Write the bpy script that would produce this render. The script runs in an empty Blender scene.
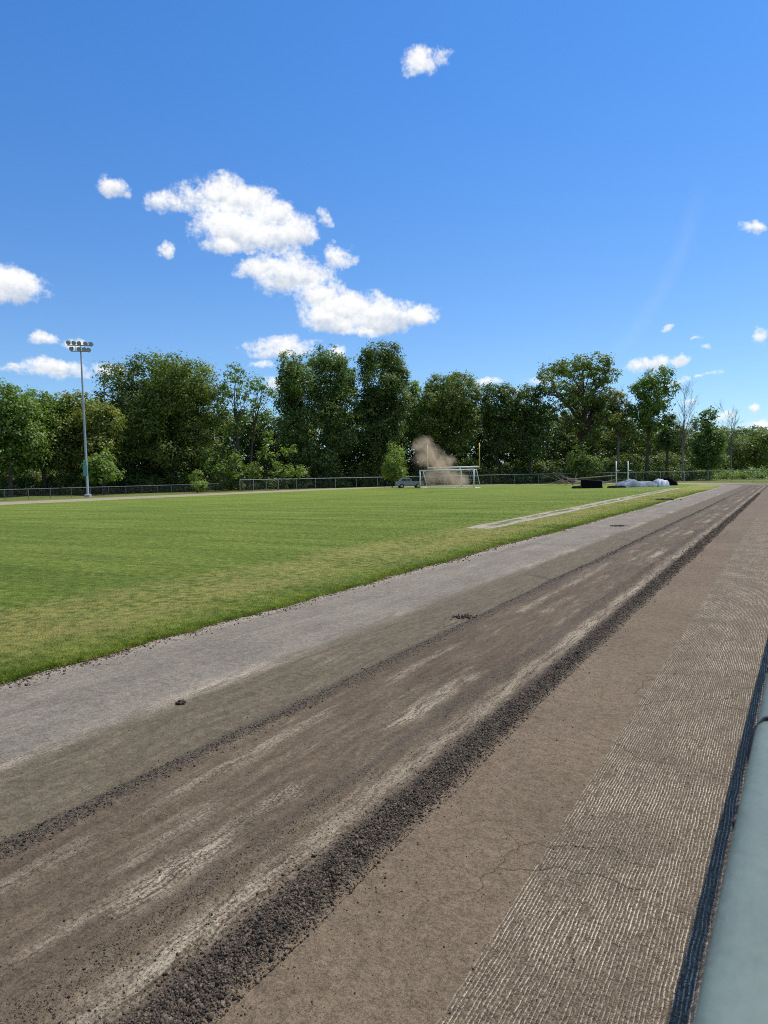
import bpy, math, random
import numpy as np
from mathutils import Matrix, Vector

# ------------------------------------------------------------------ basics
scene = bpy.context.scene
COL = scene.collection
rng = np.random.default_rng(7)
random.seed(7)
EYE = 1.85
FPX = 683.0


def camera_axes(vp, roll):
    rr = math.radians(roll)
    d = np.array([(vp[0] - 384) / FPX, (512 - vp[1]) / FPX, -1.0])
    d /= np.linalg.norm(d)
    n = np.cross(d, np.array([math.cos(rr), math.sin(rr), 0.0]))
    n /= np.linalg.norm(n)
    if n[1] < 0:
        n = -n
    return np.array([np.cross(d, n), d, n])


M = camera_axes((787.0, 468.8), 1.1)          # rows: world axes seen by the camera
HR = M @ np.array([1.0, 0, 0]); HR[2] = 0; HR /= np.linalg.norm(HR)      # horizontal "right" of the view
HF = np.array([-HR[1], HR[0], 0.0])                                       # horizontal "forward"


def at(u, v, depth):
    """survey helper: where a sighted point lies at a measured distance"""
    return M @ np.array([(u - 384) / FPX, (512 - v) / FPX, -1.0]) * depth + np.array([0, 0, EYE])


def on_ground(u, v, z=0.0):
    r = M @ np.array([(u - 384) / FPX, (512 - v) / FPX, -1.0])
    t = (z - EYE) / r[2]
    return np.array([r[0] * t, r[1] * t, z]), t


def tag(o, label=None, cat=None, group=None, kind=None):
    if label: o['label'] = label
    if cat: o['category'] = cat
    if group: o['group'] = group
    if kind: o['kind'] = kind
    return o


def empty(name, loc, rz=0.0, label=None, cat=None, group=None):
    o = bpy.data.objects.new(name, None)
    o.empty_display_size = 0.2
    COL.objects.link(o)
    o.location = Vector([float(c) for c in loc])
    o.rotation_euler = (0, 0, rz)
    return tag(o, label, cat, group)


def mesh_np(name, verts, faces, mat, parent=None, smooth=False, attrs=None, uv=None):
    """faces: (N,3) or (N,4) array, or list of polygons"""
    me = bpy.data.meshes.new(name)
    verts = np.asarray(verts, dtype=np.float32)
    if isinstance(faces, np.ndarray):
        k = faces.shape[1]; nf = len(faces)
        me.vertices.add(len(verts)); me.vertices.foreach_set('co', verts.ravel())
        me.loops.add(nf * k); me.loops.foreach_set('vertex_index', faces.astype(np.int32).ravel())
        me.polygons.add(nf)
        me.polygons.foreach_set('loop_start', np.arange(0, nf * k, k, dtype=np.int32))
    else:
        me.from_pydata([tuple(map(float, v)) for v in verts], [], [tuple(map(int, f)) for f in faces])
    me.update(calc_edges=True)
    if smooth:
        me.polygons.foreach_set('use_smooth', np.ones(len(me.polygons), dtype=bool))
    if attrs:
        for an, av in attrs.items():
            a = me.attributes.new(an, 'FLOAT', 'POINT')
            a.data.foreach_set('value', np.asarray(av, dtype=np.float32))
    if uv is not None:
        l = me.uv_layers.new(name='survey')
        idx = np.empty(len(me.loops), dtype=np.int32)
        me.loops.foreach_get('vertex_index', idx)
        l.data.foreach_set('uv', np.asarray(uv, dtype=np.float32)[idx].ravel())
    if mat: me.materials.append(mat)
    o = bpy.data.objects.new(name, me)
    COL.objects.link(o)
    if parent: o.parent = parent
    return o


class MB:
    """collects shapes, builds one mesh"""
    def __init__(s): s.v = []; s.f = []

    def add(s, v, f):
        b = len(s.v); s.v.extend([tuple(map(float, q)) for q in v]); s.f.extend([tuple(b + i for i in q) for q in f])

    def box(s, c, d, rz=0.0, bev=0.0, tilt=None):
        x, y, z = [q / 2 for q in d]
        if bev > 0:
            b = min(bev, x * .9, y * .9, z * .9)
            ring = lambda X, Y, Z: [(-X, -Y, Z), (X, -Y, Z), (X, Y, Z), (-X, Y, Z)]
            oct_ = lambda Z, X, Y: [(-X + b, -Y, Z), (X - b, -Y, Z), (X, -Y + b, Z), (X, Y - b, Z), (X - b, Y, Z), (-X + b, Y, Z), (-X, Y - b, Z), (-X, -Y + b, Z)]
            rings = [oct_(-z, x - b, y - b), oct_(-z + b, x, y), oct_(z - b, x, y), oct_(z, x - b, y - b)]
            v = [p for r in rings for p in r]
            f = [tuple(range(7, -1, -1)), tuple(range(24, 32))]
            for k in range(3):
                for i in range(8):
                    j = (i + 1) % 8
                    f.append((k * 8 + i, k * 8 + j, k * 8 + 8 + j, k * 8 + 8 + i))
        else:
            v = [(-x, -y, -z), (x, -y, -z), (x, y, -z), (-x, y, -z), (-x, -y, z), (x, -y, z), (x, y, z), (-x, y, z)]
            f = [(3, 2, 1, 0), (4, 5, 6, 7), (0, 1, 5, 4), (1, 2, 6, 5), (2, 3, 7, 6), (3, 0, 4, 7)]
        m = Matrix.Rotation(rz, 4, 'Z')
        if tilt: m = m @ Matrix.Rotation(tilt[0], 4, 'X') @ Matrix.Rotation(tilt[1], 4, 'Y')
        s.add([tuple(Vector(c) + (m @ Vector(p))) for p in v], f)

    def tube(s, pts, rad, n=8, cap=True):
        pts = [Vector([float(c) for c in p]) for p in pts]
        if not hasattr(rad, '__len__'): rad = [rad] * len(pts)
        v = []; f = []
        ref = None
        for i, p in enumerate(pts):
            a = pts[max(i - 1, 0)]; b = pts[min(i + 1, len(pts) - 1)]
            t = (b - a).normalized()
            if ref is None:
                ref = Vector((0, 0, 1)) if abs(t.z) < .9 else Vector((1, 0, 0))
            x = (ref - t * ref.dot(t)).normalized(); y = t.cross(x); ref = x
            for k in range(n):
                q = 2 * math.pi * k / n
                v.append(p + (x * math.cos(q) + y * math.sin(q)) * rad[i])
        for i in range(len(pts) - 1):
            for k in range(n):
                k2 = (k + 1) % n
                f.append((i * n + k, i * n + k2, (i + 1) * n + k2, (i + 1) * n + k))
        if cap:
            f.append(tuple(range(n - 1, -1, -1))); f.append(tuple((len(pts) - 1) * n + k for k in range(n)))
        s.add(v, f)

    def build(s, name, mat, parent=None, smooth=False):
        return mesh_np(name, s.v, s.f, mat, parent, smooth)


# ------------------------------------------------------------------ numpy noise
def _h(ix, iy, seed):
    n = (ix.astype(np.int64) * 374761393 + iy.astype(np.int64) * 668265263 + seed * 974711) & 0x7fffffff
    n = (n ^ (n >> 13)) * 1274126177 & 0x7fffffff
    return ((n ^ (n >> 16)) & 0xffff) / 65535.0


def vnoise(x, y, seed=0):
    x0 = np.floor(x); y0 = np.floor(y); fx = x - x0; fy = y - y0
    fx = fx * fx * (3 - 2 * fx); fy = fy * fy * (3 - 2 * fy)
    a = _h(x0, y0, seed); b = _h(x0 + 1, y0, seed); c = _h(x0, y0 + 1, seed); d = _h(x0 + 1, y0 + 1, seed)
    return (a * (1 - fx) + b * fx) * (1 - fy) + (c * (1 - fx) + d * fx) * fy


def fbm(x, y, oct=4, seed=0):
    s = 0; a = .5; t = 0
    for o in range(oct):
        s = s + a * vnoise(x * 2 ** o, y * 2 ** o, seed + o * 17); t += a; a *= .5
    return s / t


def sst(a, b, x):
    t = np.clip((x - a) / (b - a), 0, 1); return t * t * (3 - 2 * t)


# ------------------------------------------------------------------ node helper
class S:
    """a node socket one can do arithmetic with"""
    def __init__(s, g, sock): s.g = g; s.s = sock
    def _b(s, op, o, rev=False):
        return s.g.math(op, o, s) if rev else s.g.math(op, s, o)
    def __add__(s, o): return s._b('ADD', o)
    __radd__ = __add__
    def __sub__(s, o): return s._b('SUBTRACT', o)
    def __rsub__(s, o): return s._b('SUBTRACT', o, True)
    def __mul__(s, o): return s._b('MULTIPLY', o)
    __rmul__ = __mul__
    def __truediv__(s, o): return s._b('DIVIDE', o)


class G:
    def __init__(g, tree): g.t = tree; g.n = tree.nodes; g.l = tree.links
    def put(g, inp, val):
        if isinstance(val, S): g.l.new(val.s, inp)
        else:
            if hasattr(val, '__len__') and len(val) == 3 and hasattr(inp.default_value, '__len__') and len(inp.default_value) == 4: val = (*val, 1)
            inp.default_value = val
    def node(g, typ, ins=None, out=0, **props):
        nd = g.n.new(typ)
        for k, v in props.items(): setattr(nd, k, v)
        for k, v in (ins or {}).items(): g.put(nd.inputs[k], v)
        return S(g, nd.outputs[out])
    def math(g, op, a, b=0.0, c=None):
        ins = {0: a, 1: b}
        if c is not None: ins[2] = c
        return g.node('ShaderNodeMath', ins, operation=op)
    def mx(g, a, b): return g.math('MAXIMUM', a, b)
    def mn(g, a, b): return g.math('MINIMUM', a, b)
    def sst(g, a, b, x):
        if a > b: return 1.0 - g.sst(b, a, x)
        return g.node('ShaderNodeMapRange', {'Value': x, 'From Min': a, 'From Max': b}, interpolation_type='SMOOTHSTEP')
    def band(g, a, b, soft, x): return g.sst(a - soft, a + soft, x) * (1.0 - g.sst(b - soft, b + soft, x))
    def vec(g, x, y, z=0.0): return g.node('ShaderNodeCombineXYZ', {0: x, 1: y, 2: z})
    def sep(g, v):
        nd = g.n.new('ShaderNodeSeparateXYZ'); g.put(nd.inputs[0], v)
        return [S(g, o) for o in nd.outputs]
    def vm(g, op, a, b=(0, 0, 0), out=0): return g.node('ShaderNodeVectorMath', {0: a, 1: b}, out, operation=op)
    def noise(g, v, scale=1.0, detail=4.0, rough=.5, dist=0.0, dims='3D'):
        return g.node('ShaderNodeTexNoise', {'Vector': v, 'Scale': scale, 'Detail': detail, 'Roughness': rough, 'Distortion': dist}, noise_dimensions=dims)
    def mix(g, f, a, b, mode='MIX'):
        nd = g.n.new('ShaderNodeMix'); nd.data_type = 'RGBA'; nd.blend_type = mode
        g.put(nd.inputs[0], f); g.put(nd.inputs[6], a); g.put(nd.inputs[7], b)
        return S(g, nd.outputs[2])
    def bump(g, h, dist, strength=1.0, normal=None):
        ins = {'Height': h, 'Distance': dist, 'Strength': strength}
        if normal is not None: ins['Normal'] = normal
        return g.node('ShaderNodeBump', ins)


def new_mat(name):
    m = bpy.data.materials.new(name); m.use_nodes = True
    m.node_tree.nodes.clear()
    g = G(m.node_tree)
    out = m.node_tree.nodes.new('ShaderNodeOutputMaterial')
    return m, g, out


def surf(g, out, col, rough=.8, normal=None, metal=0.0, spec=.3):
    p = g.n.new('ShaderNodeBsdfPrincipled')
    g.put(p.inputs['Base Color'], col); g.put(p.inputs['Roughness'], rough)
    g.put(p.inputs['Metallic'], metal); g.put(p.inputs['Specular IOR Level'], spec)
    if normal is not None: g.put(p.inputs['Normal'], normal)
    g.l.new(p.outputs[0], out.inputs['Surface'])
    return p


def plain(name, col, rough=.6, metal=0.0, var=.25, scale=6.0, bump=.0, spec=.4):
    """paint, metal, cloth: base colour with uneven wear"""
    m, g, out = new_mat(name)
    co = g.node('ShaderNodeTexCoord', out=3)
    n = g.noise(co, scale, 5, .6)
    n2 = g.noise(co, scale * 7, 3, .6)
    k = g.sst(.25, .75, n * .65 + n2 * .35)
    c = g.mix(k, tuple(q * (1 - var) for q in col), tuple(min(1, q * (1 + var)) for q in col))
    nm = g.bump(n2, bump) if bump else None
    surf(g, out, c, g.math('ADD', k * .15, rough - .07), nm, metal, spec)
    return m


# ------------------------------------------------------------------ the oval: right straight, far bend, left straight
XG = -6.35      # inner edge (lawn edge) of the near straight
YB = 86.0       # where the bend starts
RB = 26.5       # radius of the lawn edge in the bend
CX = XG - RB


def oval(s, n):
    """distance s along the lawn edge, n metres outwards -> x, y"""
    s = np.asarray(s, dtype=float); n = np.asarray(n, dtype=float)
    arc = math.pi * RB
    a = np.clip((s - YB) / RB, 0, math.pi)
    x = CX + (RB + n) * np.cos(a); y = YB + (RB + n) * np.sin(a)
    y = np.where(s < YB, s, y); x = np.where(s < YB, XG + n, x)
    over = s - YB - arc
    x = np.where(over > 0, CX - RB - n, x); y = np.where(over > 0, YB - over, y)
    return x, y


# ------------------------------------------------------------------ materials for the ground
def track_profile(n, s):
    """height of the dirt across the track"""
    w = (fbm(s * .35, s * 0 + 3.3, 3, 5) - .5) * .12
    nn = n + w
    fine = (fbm(n * 26, s * 18, 3, 11) - .5)
    lum = (fbm(n * 14, s * 12, 3, 21) - .5)
    streak = (fbm(n * 11, s * .7, 3, 31) - .5)
    z = -.006 + fine * .004
    loose = sst(1.9, 2.3, nn) * (1 - sst(4.55, 4.65, nn))
    z = z + loose * (streak * .028 + fine * .007 + lum * .006)
    z = z + np.exp(-((nn - 2.93) / .07) ** 2) * (.018 + lum * .03) * (.75 + .5 * fbm(s * .8, s * 0, 2, 9))
    z = z + np.exp(-((nn - 4.07) / .08) ** 2) * (.006 + lum * .02) * sst(.35, .6, fbm(s * .5, s * 0 + 8, 3, 19))
    z = z + np.exp(-np.abs((n + w * .35 - 4.535) / .11) ** 2.4) * (.028 + lum * .06)
    z = z - .004 * sst(5.3, 5.42, n)
    return z


def make_track_material():
    m, g, out = new_mat('stripped_track_dirt')
    uv = g.sep(g.node('ShaderNodeUVMap', uv_map='survey'))
    u, v = uv[0], uv[1]
    P = g.vec(u, v)
    grain = g.noise(P, 190, 3, .75)
    grit = g.noise(P, 62, 4, .7)
    lump = g.noise(P, 20, 4, .7)
    mid = g.noise(P, 9, 5, .6)
    big = g.noise(P, .7, 4, .55)
    us = u + (g.noise(g.vec(u * .9, v * .8), 1.0, 4, .6) - .5) * .34
    st1 = g.noise(g.vec(us * 14, v * 1.5), 1.0, 5, .65)          # narrow scraped streaks
    st2 = g.noise(g.vec(us * 3.0, v * .42), 1.0, 4, .55)       # broad ones
    st3 = g.noise(g.vec(us * 55, v * 2.6), 1.0, 3, .6)
    wob = (g.noise(g.vec(v * .33, 2.7), 1.0, 3) - .5) * .15
    uw = u + wob + (mid - .5) * .10
    uf = u + wob * .35 + (mid - .5) * .14 + (grit - .5) * .10
    # base zones
    grey = g.mix(g.sst(.36, .64, st1 * .2 + big * .3 + st2 * .2 + mid * .3), (.138, .121, .103), (.226, .200, .170))
    brown = g.mix(g.sst(.3, .7, st1 * .6 + st2 * .4), (.074, .056, .039), (.136, .105, .074))
    olive = g.mix(g.sst(.3, .7, st1 * .6 + mid * .4), (.086, .071, .049), (.148, .124, .088))
    dusty = g.mix(g.sst(.3, .7, big * .4 + mid * .4 + st1 * .2), (.112, .085, .060), (.176, .136, .097))
    c = g.mix(g.sst(1.75, 2.1, uw), grey, olive)
    c = g.mix(g.sst(2.85, 3.05, uw), c, brown)
    # pale dusty streaks
    pale = (.345, .300, .236)
    patch = g.sst(.48, .58, g.noise(g.vec(u * 1.1, v * .34), 1.0, 4, .6))
    rag = g.sst(.43, .56, st1 * .30 + st3 * .34 + grit * .36)
    for (a, b, soft, k, own) in ((1.78, 1.98, .12, .8, 1), (3.2, 3.3, .07, .55, 1), (3.77, 3.92, .08, .9, 1), (4.20, 4.36, .06, .8, 0), (3.5, 3.62, .08, .45, 1), (.75, .95, .2, .5, 1)):
        bm = g.band(a, b, soft, uw) * rag * k
        c = g.mix(bm * patch if own else bm * g.math('ADD', patch * .45, .55), c, pale)
    # pale scuffs anywhere in the scraped part
    sc = g.sst(.54, .68, st3 * .35 + st1 * .35 + st2 * .3) * g.band(.2, 4.2, .2, u) * .34
    c = g.mix(sc, c, pale)
    # dark loose ridges
    dark = g.mix(g.sst(.3, .7, grit), (.046, .038, .031), (.105, .089, .072))
    c = g.mix(g.band(2.85, 3.02, .05, uw) * .85, c, dark)
    c = g.mix(g.band(4.01, 4.12, .06, uw) * g.sst(.36, .54, g.noise(g.vec(1.5, v * .5), 1.0, 3)) * .6, c, dark)
    c = g.mix(g.sst(.56, .7, g.noise(g.vec(u * 1.2, v * .55), 1.0, 5, .6)) * g.band(2.1, 4.0, .25, u) * .4, c, dark)
    c = g.mix(g.sst(4.54, 4.6, uf), c, dusty)
    c = g.mix(g.band(4.40, 4.64, .04, uf), c, dark)
    # crumbs on the dusty strip
    c = g.mix(g.sst(.66, .72, g.noise(P, 48, 2, .5)) * g.band(4.6, 5.2, .3, u) * .55, c, dark)
    # milled strip: fine broken grooves along the track
    wv = (g.noise(g.vec(u * 6, v * 4), 1.0, 4, .6) - .5)
    col = u * (1.0 / .0150) + wv * 1.6 + (grit - .5) * .35
    cid = g.math('FLOOR', col)
    fr = g.math('FRACT', col)
    rnd = g.math('FRACT', g.math('SINE', cid * 12.9898) * 43758.5)
    dash = g.sst(.36, .56, g.noise(g.vec(rnd * 91.0 + cid * 3.7, v * 5.5), 1.0, 4, .7))
    rid = g.sst(.16, .44, fr) * g.sst(.90, .58, fr)
    worn = g.sst(.36, .64, g.noise(g.vec(u * 3.0, v * 1.6), 1.0, 5, .62))
    ridge = rid * dash * g.sst(.22, .48, grit * .6 + grain * .4)
    rlight = g.mix(g.sst(.3, .7, grain * .5 + grit * .5), (.270, .224, .168), (.660, .566, .440))
    mill = g.mix(ridge * g.math('ADD', worn * .55, .38), g.mix(g.sst(.3, .7, grit * .5 + grain * .5), (.064, .049, .035), (.160, .125, .090)), rlight)
    mill = g.mix(g.sst(.58, .75, g.noise(P, 2.3, 4, .6)) * .45, mill, (.135, .105, .074))
    mm = g.sst(5.335, 5.355, u + wob * .2 + (mid - .5) * .02)
    mm = mm * g.sst(42, 16, v + (big - .5) * 20.0)
    c = g.mix(mm, c, mill)
    # cracks
    cw = (g.noise(P, 1.3, 3) - .5) * .7 + (g.noise(P, 11, 4, .6) - .5) * .10
    cw2 = (g.noise(g.vec(u + 7.0, v), 1.3, 3) - .5) * .7 + (g.noise(g.vec(u + 3.0, v), 11, 4, .6) - .5) * .10
    vd = g.node('ShaderNodeTexVoronoi', {'Vector': g.vec(u * .8 + cw, v * .75 + cw2), 'Scale': 1.0}, feature='DISTANCE_TO_EDGE')
    crack = g.sst(.0052, .001, vd) * g.sst(4.8, 5.4, u) * g.sst(.42, .52, g.noise(P, .9, 2))
    c = g.mix(crack * .5, c, (.035, .028, .023))
    c = g.mix(g.sst(88, 112, v) * .75, c, g.mix(mid, (.27, .235, .18), (.38, .335, .265)))
    c = g.mix(g.sst(.42, .1, u + (mid - .5) * .3) * g.sst(.42, .56, grit * .5 + mid * .5) * .85, c, (.33, .29, .23))
    for (vv, u0, sl) in ((12.1, 2.35, .9), (19.6, 2.4, 1.1), (29.5, 2.5, .8)):
        c = g.mix(g.sst(.17, .05, g.math('ABSOLUTE', v - vv + (u - u0) * sl)) * g.band(u0, 2.95, .1, u) * .8, c, dark)
    # grain
    c = g.mix(.95, c, g.mix(g.sst(.36, .64, grain * .46 + grit * .32 + lump * .22), (.36, .36, .36), (1.68, 1.68, 1.68)), 'MULTIPLY')
    c = g.mix(1.0, c, (1.01, .98, .885), 'MULTIPLY')
    hgt = grit * .007 + grain * .0028 + lump * .008 + g.math('MULTIPLY', st1, .008) * g.band(2.0, 4.4, .1, u) + mm * ridge * .006 - crack * .006
    nm = g.bump(hgt, 1.0, 1.0)
    surf(g, out, c, .92, nm, 0, .18)
    return m


def grass_colour(g, rough_zone=False):
    """lawn hue in world metres: dry yellow band along the edge, mower stripes, clover patches"""
    pos = g.node('ShaderNodeNewGeometry', out=0)
    x, y, z = g.sep(pos)
    P = g.vec(x, y)
    a = g.noise(P, .35, 5, .6)
    b = g.noise(g.vec(x * .10, y * .85), 1.0, 5, .62)          # mower passes across the field
    cfine = g.noise(P, 5.5, 4, .65)
    d = g.noise(P, 38, 3, .65)
    inside = (XG - x)
    green = g.mix(g.sst(.36, .64, b * .5 + a * .2 + cfine * .3), (.098, .150, .019), (.192, .250, .036))
    lite = g.mix(g.sst(.5, .72, g.noise(g.vec(x * .05 + 3, y * .45), 1.0, 4, .6)), green, (.205, .252, .050))
    dry = g.sst(.44, .60, a * .45 + cfine * .45 + g.noise(g.vec(x * 1.1, y * .25), 1.0, 3) * .2) * g.band(.7, 3.4, .8, inside)
    c = g.mix(dry * .72, lite, (.330, .292, .090))
    c = g.mix(g.sst(.54, .68, cfine * .6 + a * .4) * .5, c, (.270, .262, .070))
    c = g.mix(g.sst(.56, .70, g.noise(P, .9, 5, .65)) * .45, c, (.070, .138, .017))
    c = g.mix(.75, c, g.mix(g.sst(.32, .68, d * .5 + cfine * .5), (.45, .50, .45), (1.55, 1.45, 1.45)), 'MULTIPLY')
    return c, P, d, cfine


def make_lawn_material():
    m, g, out = new_mat('mown_lawn')
    c, P, d, cf = grass_colour(g)
    nm = g.bump(g.noise(P, 40, 4, .7) * .06 + cf * .05, 1.0, 1.0)
    surf(g, out, c, .85, nm, 0, .12)
    return m


def make_blade_material(name='grass_blades', tint=(1, 1, 1)):
    m, g, out = new_mat(name)
    c, P, d, cf = grass_colour(g)
    t = g.node('ShaderNodeAttribute', out=2, attribute_name='tint')
    c = g.mix(1.0, c, g.mix(t, (1.0 * tint[0], 1.05 * tint[1], 1.0 * tint[2]), (1.7 * tint[0], 1.5 * tint[1], 1.5 * tint[2])), 'MULTIPLY')
    df = g.n.new('ShaderNodeBsdfDiffuse'); g.put(df.inputs[0], c)
    tr = g.n.new('ShaderNodeBsdfTranslucent'); g.put(tr.inputs[0], c)
    mx = g.n.new('ShaderNodeMixShader'); mx.inputs[0].default_value = .35
    g.l.new(df.outputs[0], mx.inputs[1]); g.l.new(tr.outputs[0], mx.inputs[2]); g.l.new(mx.outputs[0], out.inputs[0])
    return m


def make_verge_material():
    m, g, out = new_mat('rough_grass_ground')
    pos = g.node('ShaderNodeNewGeometry', out=0)
    x, y, z = g.sep(pos); P = g.vec(x, y)
    a = g.noise(P, .12, 5, .6); b = g.noise(P, 2.2, 5, .65)
    c = g.mix(g.sst(.35, .65, a), (.085, .118, .022), (.150, .165, .045))
    c = g.mix(g.sst(.5, .75, b * .6 + a * .4), c, (.210, .185, .085))
    surf(g, out, c, .9, g.bump(b, .15, .8), 0, .1)
    return m


def make_runway_material():
    m, g, out = new_mat('sandy_runway')
    uv = g.sep(g.node('ShaderNodeUVMap', uv_map='survey'))
    P = g.vec(uv[0], uv[1])
    a = g.noise(P, 1.3, 5, .6); b = g.noise(P, 14, 4, .65)
    c = g.mix(g.sst(.3, .7, a * .5 + b * .5), (.275, .243, .178), (.40, .36, .275))
    e = g.band(.30, .80, .12, uv[0] + (a - .5) * .35)
    c = g.mix(e * g.sst(.42, .56, g.noise(g.vec(uv[0] * 2, uv[1] * .35), 1, 4, .6)) * .9, c, (.100, .112, .036))
    surf(g, out, c, .95, g.bump(b, .01, .7), 0, .1)
    return m


MT_TRACK = make_track_material()
MT_LAWN = make_lawn_material()
MT_BLADE = make_blade_material()
MT_VERGE = make_verge_material()
MT_RUN = make_runway_material()

# ------------------------------------------------------------------ ground sheet
gx = np.array([-2500, -400, -150, -60, 0, 60, 150, 400, 2500.]); gy = np.array([-1500, -300, -60, 0, 60, 120, 200, 500, 3000.])
vx, vy = np.meshgrid(gx, gy)
k = len(gx)
fc = np.array([[j * k + i, j * k + i + 1, (j + 1) * k + i + 1, (j + 1) * k + i] for j in range(len(gy) - 1) for i in range(k - 1)])
tag(mesh_np('ground', np.stack([vx, vy, vx * 0 - .045], -1).reshape(-1, 3), fc, MT_VERGE), 'rough dry green verge beyond the track running to the woods', 'ground', kind='structure')


def strip(s_arr, n_arr, zfun):
    Sg, Ng = np.meshgrid(s_arr, n_arr, indexing='ij')
    x, y = oval(Sg, Ng)
    z = zfun(Ng, Sg)
    a, b = Sg.shape
    i = np.arange(a - 1)[:, None] * b + np.arange(b - 1)[None, :]
    f = np.stack([i, i + 1, i + b + 1, i + b], -1).reshape(-1, 4)[:, ::-1]
    return np.stack([x, y, z], -1).reshape(-1, 3), f, np.stack([Ng, Sg], -1).reshape(-1, 2)


# near stretch fine, far stretch coarser, one sheet
n_near = np.arange(-.25, 6.75, .014)
s_near = np.concatenate([np.arange(-3, .9, .15), np.arange(.9, 5, .014), 5 * np.exp(np.arange(0, math.log(12 / 5), .0032)), [12.0]])
v1, f1, u1 = strip(s_near, n_near, track_profile)
n_far = np.arange(-.25, 6.751, .05)
s_far = 12 * np.exp(np.arange(0, math.log(YB / 12), .006)); s_far = np.append(s_far, YB)
v2, f2, u2 = strip(s_far, n_far, track_profile)
s_b = np.arange(YB, YB + math.pi * RB + 130, .8)
Sg, Tg = np.meshgrid(s_b, np.linspace(0, 1, 22), indexing='ij')
wid = 7.0 + 2.5 * sst(YB, YB + 40, Sg)
Ng = -.25 + Tg * wid
xb, yb_ = oval(Sg, Ng)
i = np.arange(Sg.shape[0] - 1)[:, None] * 22 + np.arange(21)[None, :]
f3 = np.stack([i, i + 1, i + 23, i + 22], -1).reshape(-1, 4)[:, ::-1]
v3 = np.stack([xb, yb_, xb * 0 - .006], -1).reshape(-1, 3); u3 = np.stack([Ng, Sg], -1).reshape(-1, 2)
tag(mesh_np('running_track', np.concatenate([v1, v2, v3]), np.concatenate([f1, f2 + len(v1), f3 + len(v1) + len(v2)]), MT_TRACK, smooth=True, uv=np.concatenate([u1, u2, u3])),
    'running track stripped to brown dirt with scraped pale streaks', 'track', kind='structure')

# lawn inside the oval, ragged edge
edge_s = np.concatenate([np.arange(-30, 2, 1.0), np.arange(2, 40, .06), np.arange(40, YB, .4), np.arange(YB, YB + math.pi * RB, .8), np.arange(YB + math.pi * RB, YB + math.pi * RB + 118, 2.0)])
rag = (fbm(edge_s * 2.2, edge_s * 0, 4, 41) - .5) * .2 + (fbm(edge_s * .18, edge_s * 0 + 5, 3, 43) - .5) * .3
rows = []
for dn, dz in ((0.0, .0), (-.05, .018), (-.3, .022), (-1.0, .024), (-3, .024), (-8, .024), (-16, .024), (-25.5, .024)):
    x, y = oval(edge_s, rag * max(0, 1 + dn / 2) + dn); rows.append(np.stack([x, y, x * 0 + dz], -1))
nr = len(edge_s)
V = np.concatenate(rows)
F = np.array([[r * nr + i, r * nr + i + 1, (r + 1) * nr + i + 1, (r + 1) * nr + i] for r in range(len(rows) - 1) for i in range(nr - 1)])
# middle strip closing the two halves
tag(mesh_np('lawn', V, F, MT_LAWN, smooth=True), 'mown green infield lawn with dry yellow patches along its edge', 'lawn', kind='structure')
mid = np.array([[CX - 2, -32, .019], [CX + 2, -32, .019], [CX + 2, YB + 1.5, .019], [CX - 2, YB + 1.5, .019]])
tag(mesh_np('lawn', mid, np.array([[0, 1, 2, 3]]), MT_LAWN), 'middle of the mown infield lawn', 'lawn', kind='structure')

# grass blades: dense close to the near edge, thinning with distance
def blades(n, sfun, nfun, h0, h1, z0):
    s = sfun(n); nn = nfun(n)
    rg = (fbm(s * 2.2, s * 0, 4, 41) - .5) * .2 + (fbm(s * .18, s * 0 + 5, 3, 43) - .5) * .3
    x, y = oval(s, nn + rg * np.clip(1 + nn / 2, 0, 1))
    h = rng.uniform(h0, h1, n) * np.clip(1.15 + nn / 40, .4, 1.1) * (.6 + .8 * fbm(x * 1.7, y * 1.7, 3, 3))
    w = rng.uniform(.003, .006, n) * np.clip(y / 9, 1, 3.5)
    a = rng.uniform(0, 2 * math.pi, n); lean = rng.uniform(.15, .9, n) * h; b = rng.uniform(0, 2 * math.pi, n)
    base = np.stack([x, y, np.full(n, z0)], -1)
    sd = np.stack([np.cos(a), np.sin(a), a * 0], -1) * w[:, None]
    tip = base + np.stack([np.cos(b) * lean, np.sin(b) * lean, h], -1)
    V = np.stack([base - sd, base + sd, tip], 1).reshape(-1, 3)
    return V, np.repeat(rng.random(n), 3)
va, ta = blades(330000, lambda n: 2.5 * np.exp(rng.random(n) * math.log(70 / 2.5)), lambda n: -rng.random(n) ** 1.9 * 30, .010, .028, .018)
vb, tb = blades(15000, lambda n: 2.5 * np.exp(rng.random(n) * math.log(45 / 2.5)), lambda n: .02 - rng.random(n) ** 1.5 * .28, .012, .045, .004)
va = np.concatenate([va, vb]); ta = np.concatenate([ta, tb])
tag(mesh_np('grass', va, np.arange(len(va)).reshape(-1, 3), MT_BLADE, attrs={'tint': ta}), 'short grass blades of the lawn along the track edge', 'grass', kind='stuff')

# jumping runway in the lawn
Sg, Ng = np.meshgrid(np.arange(21.5, 79, .25), np.linspace(0, 1.0, 7), indexing='ij')
cxr = -8.55 - (Sg - 21) * .019
wr = (fbm(Sg * .6, Ng * 0, 3, 77) - .5) * .25
xr = cxr - Ng * 1.0 + wr * (Ng - .5) * 2
i = np.arange(Sg.shape[0] - 1)[:, None] * 7 + np.arange(6)[None, :]
tag(mesh_np('path', np.stack([xr, Sg, xr * 0 + .029], -1).reshape(-1, 3), np.stack([i, i + 1, i + 8, i + 7], -1).reshape(-1, 4), MT_RUN, uv=np.stack([Ng, Sg], -1).reshape(-1, 2)),
    'narrow sandy jumping runway across the lawn beside the track', 'runway', kind='structure')

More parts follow.
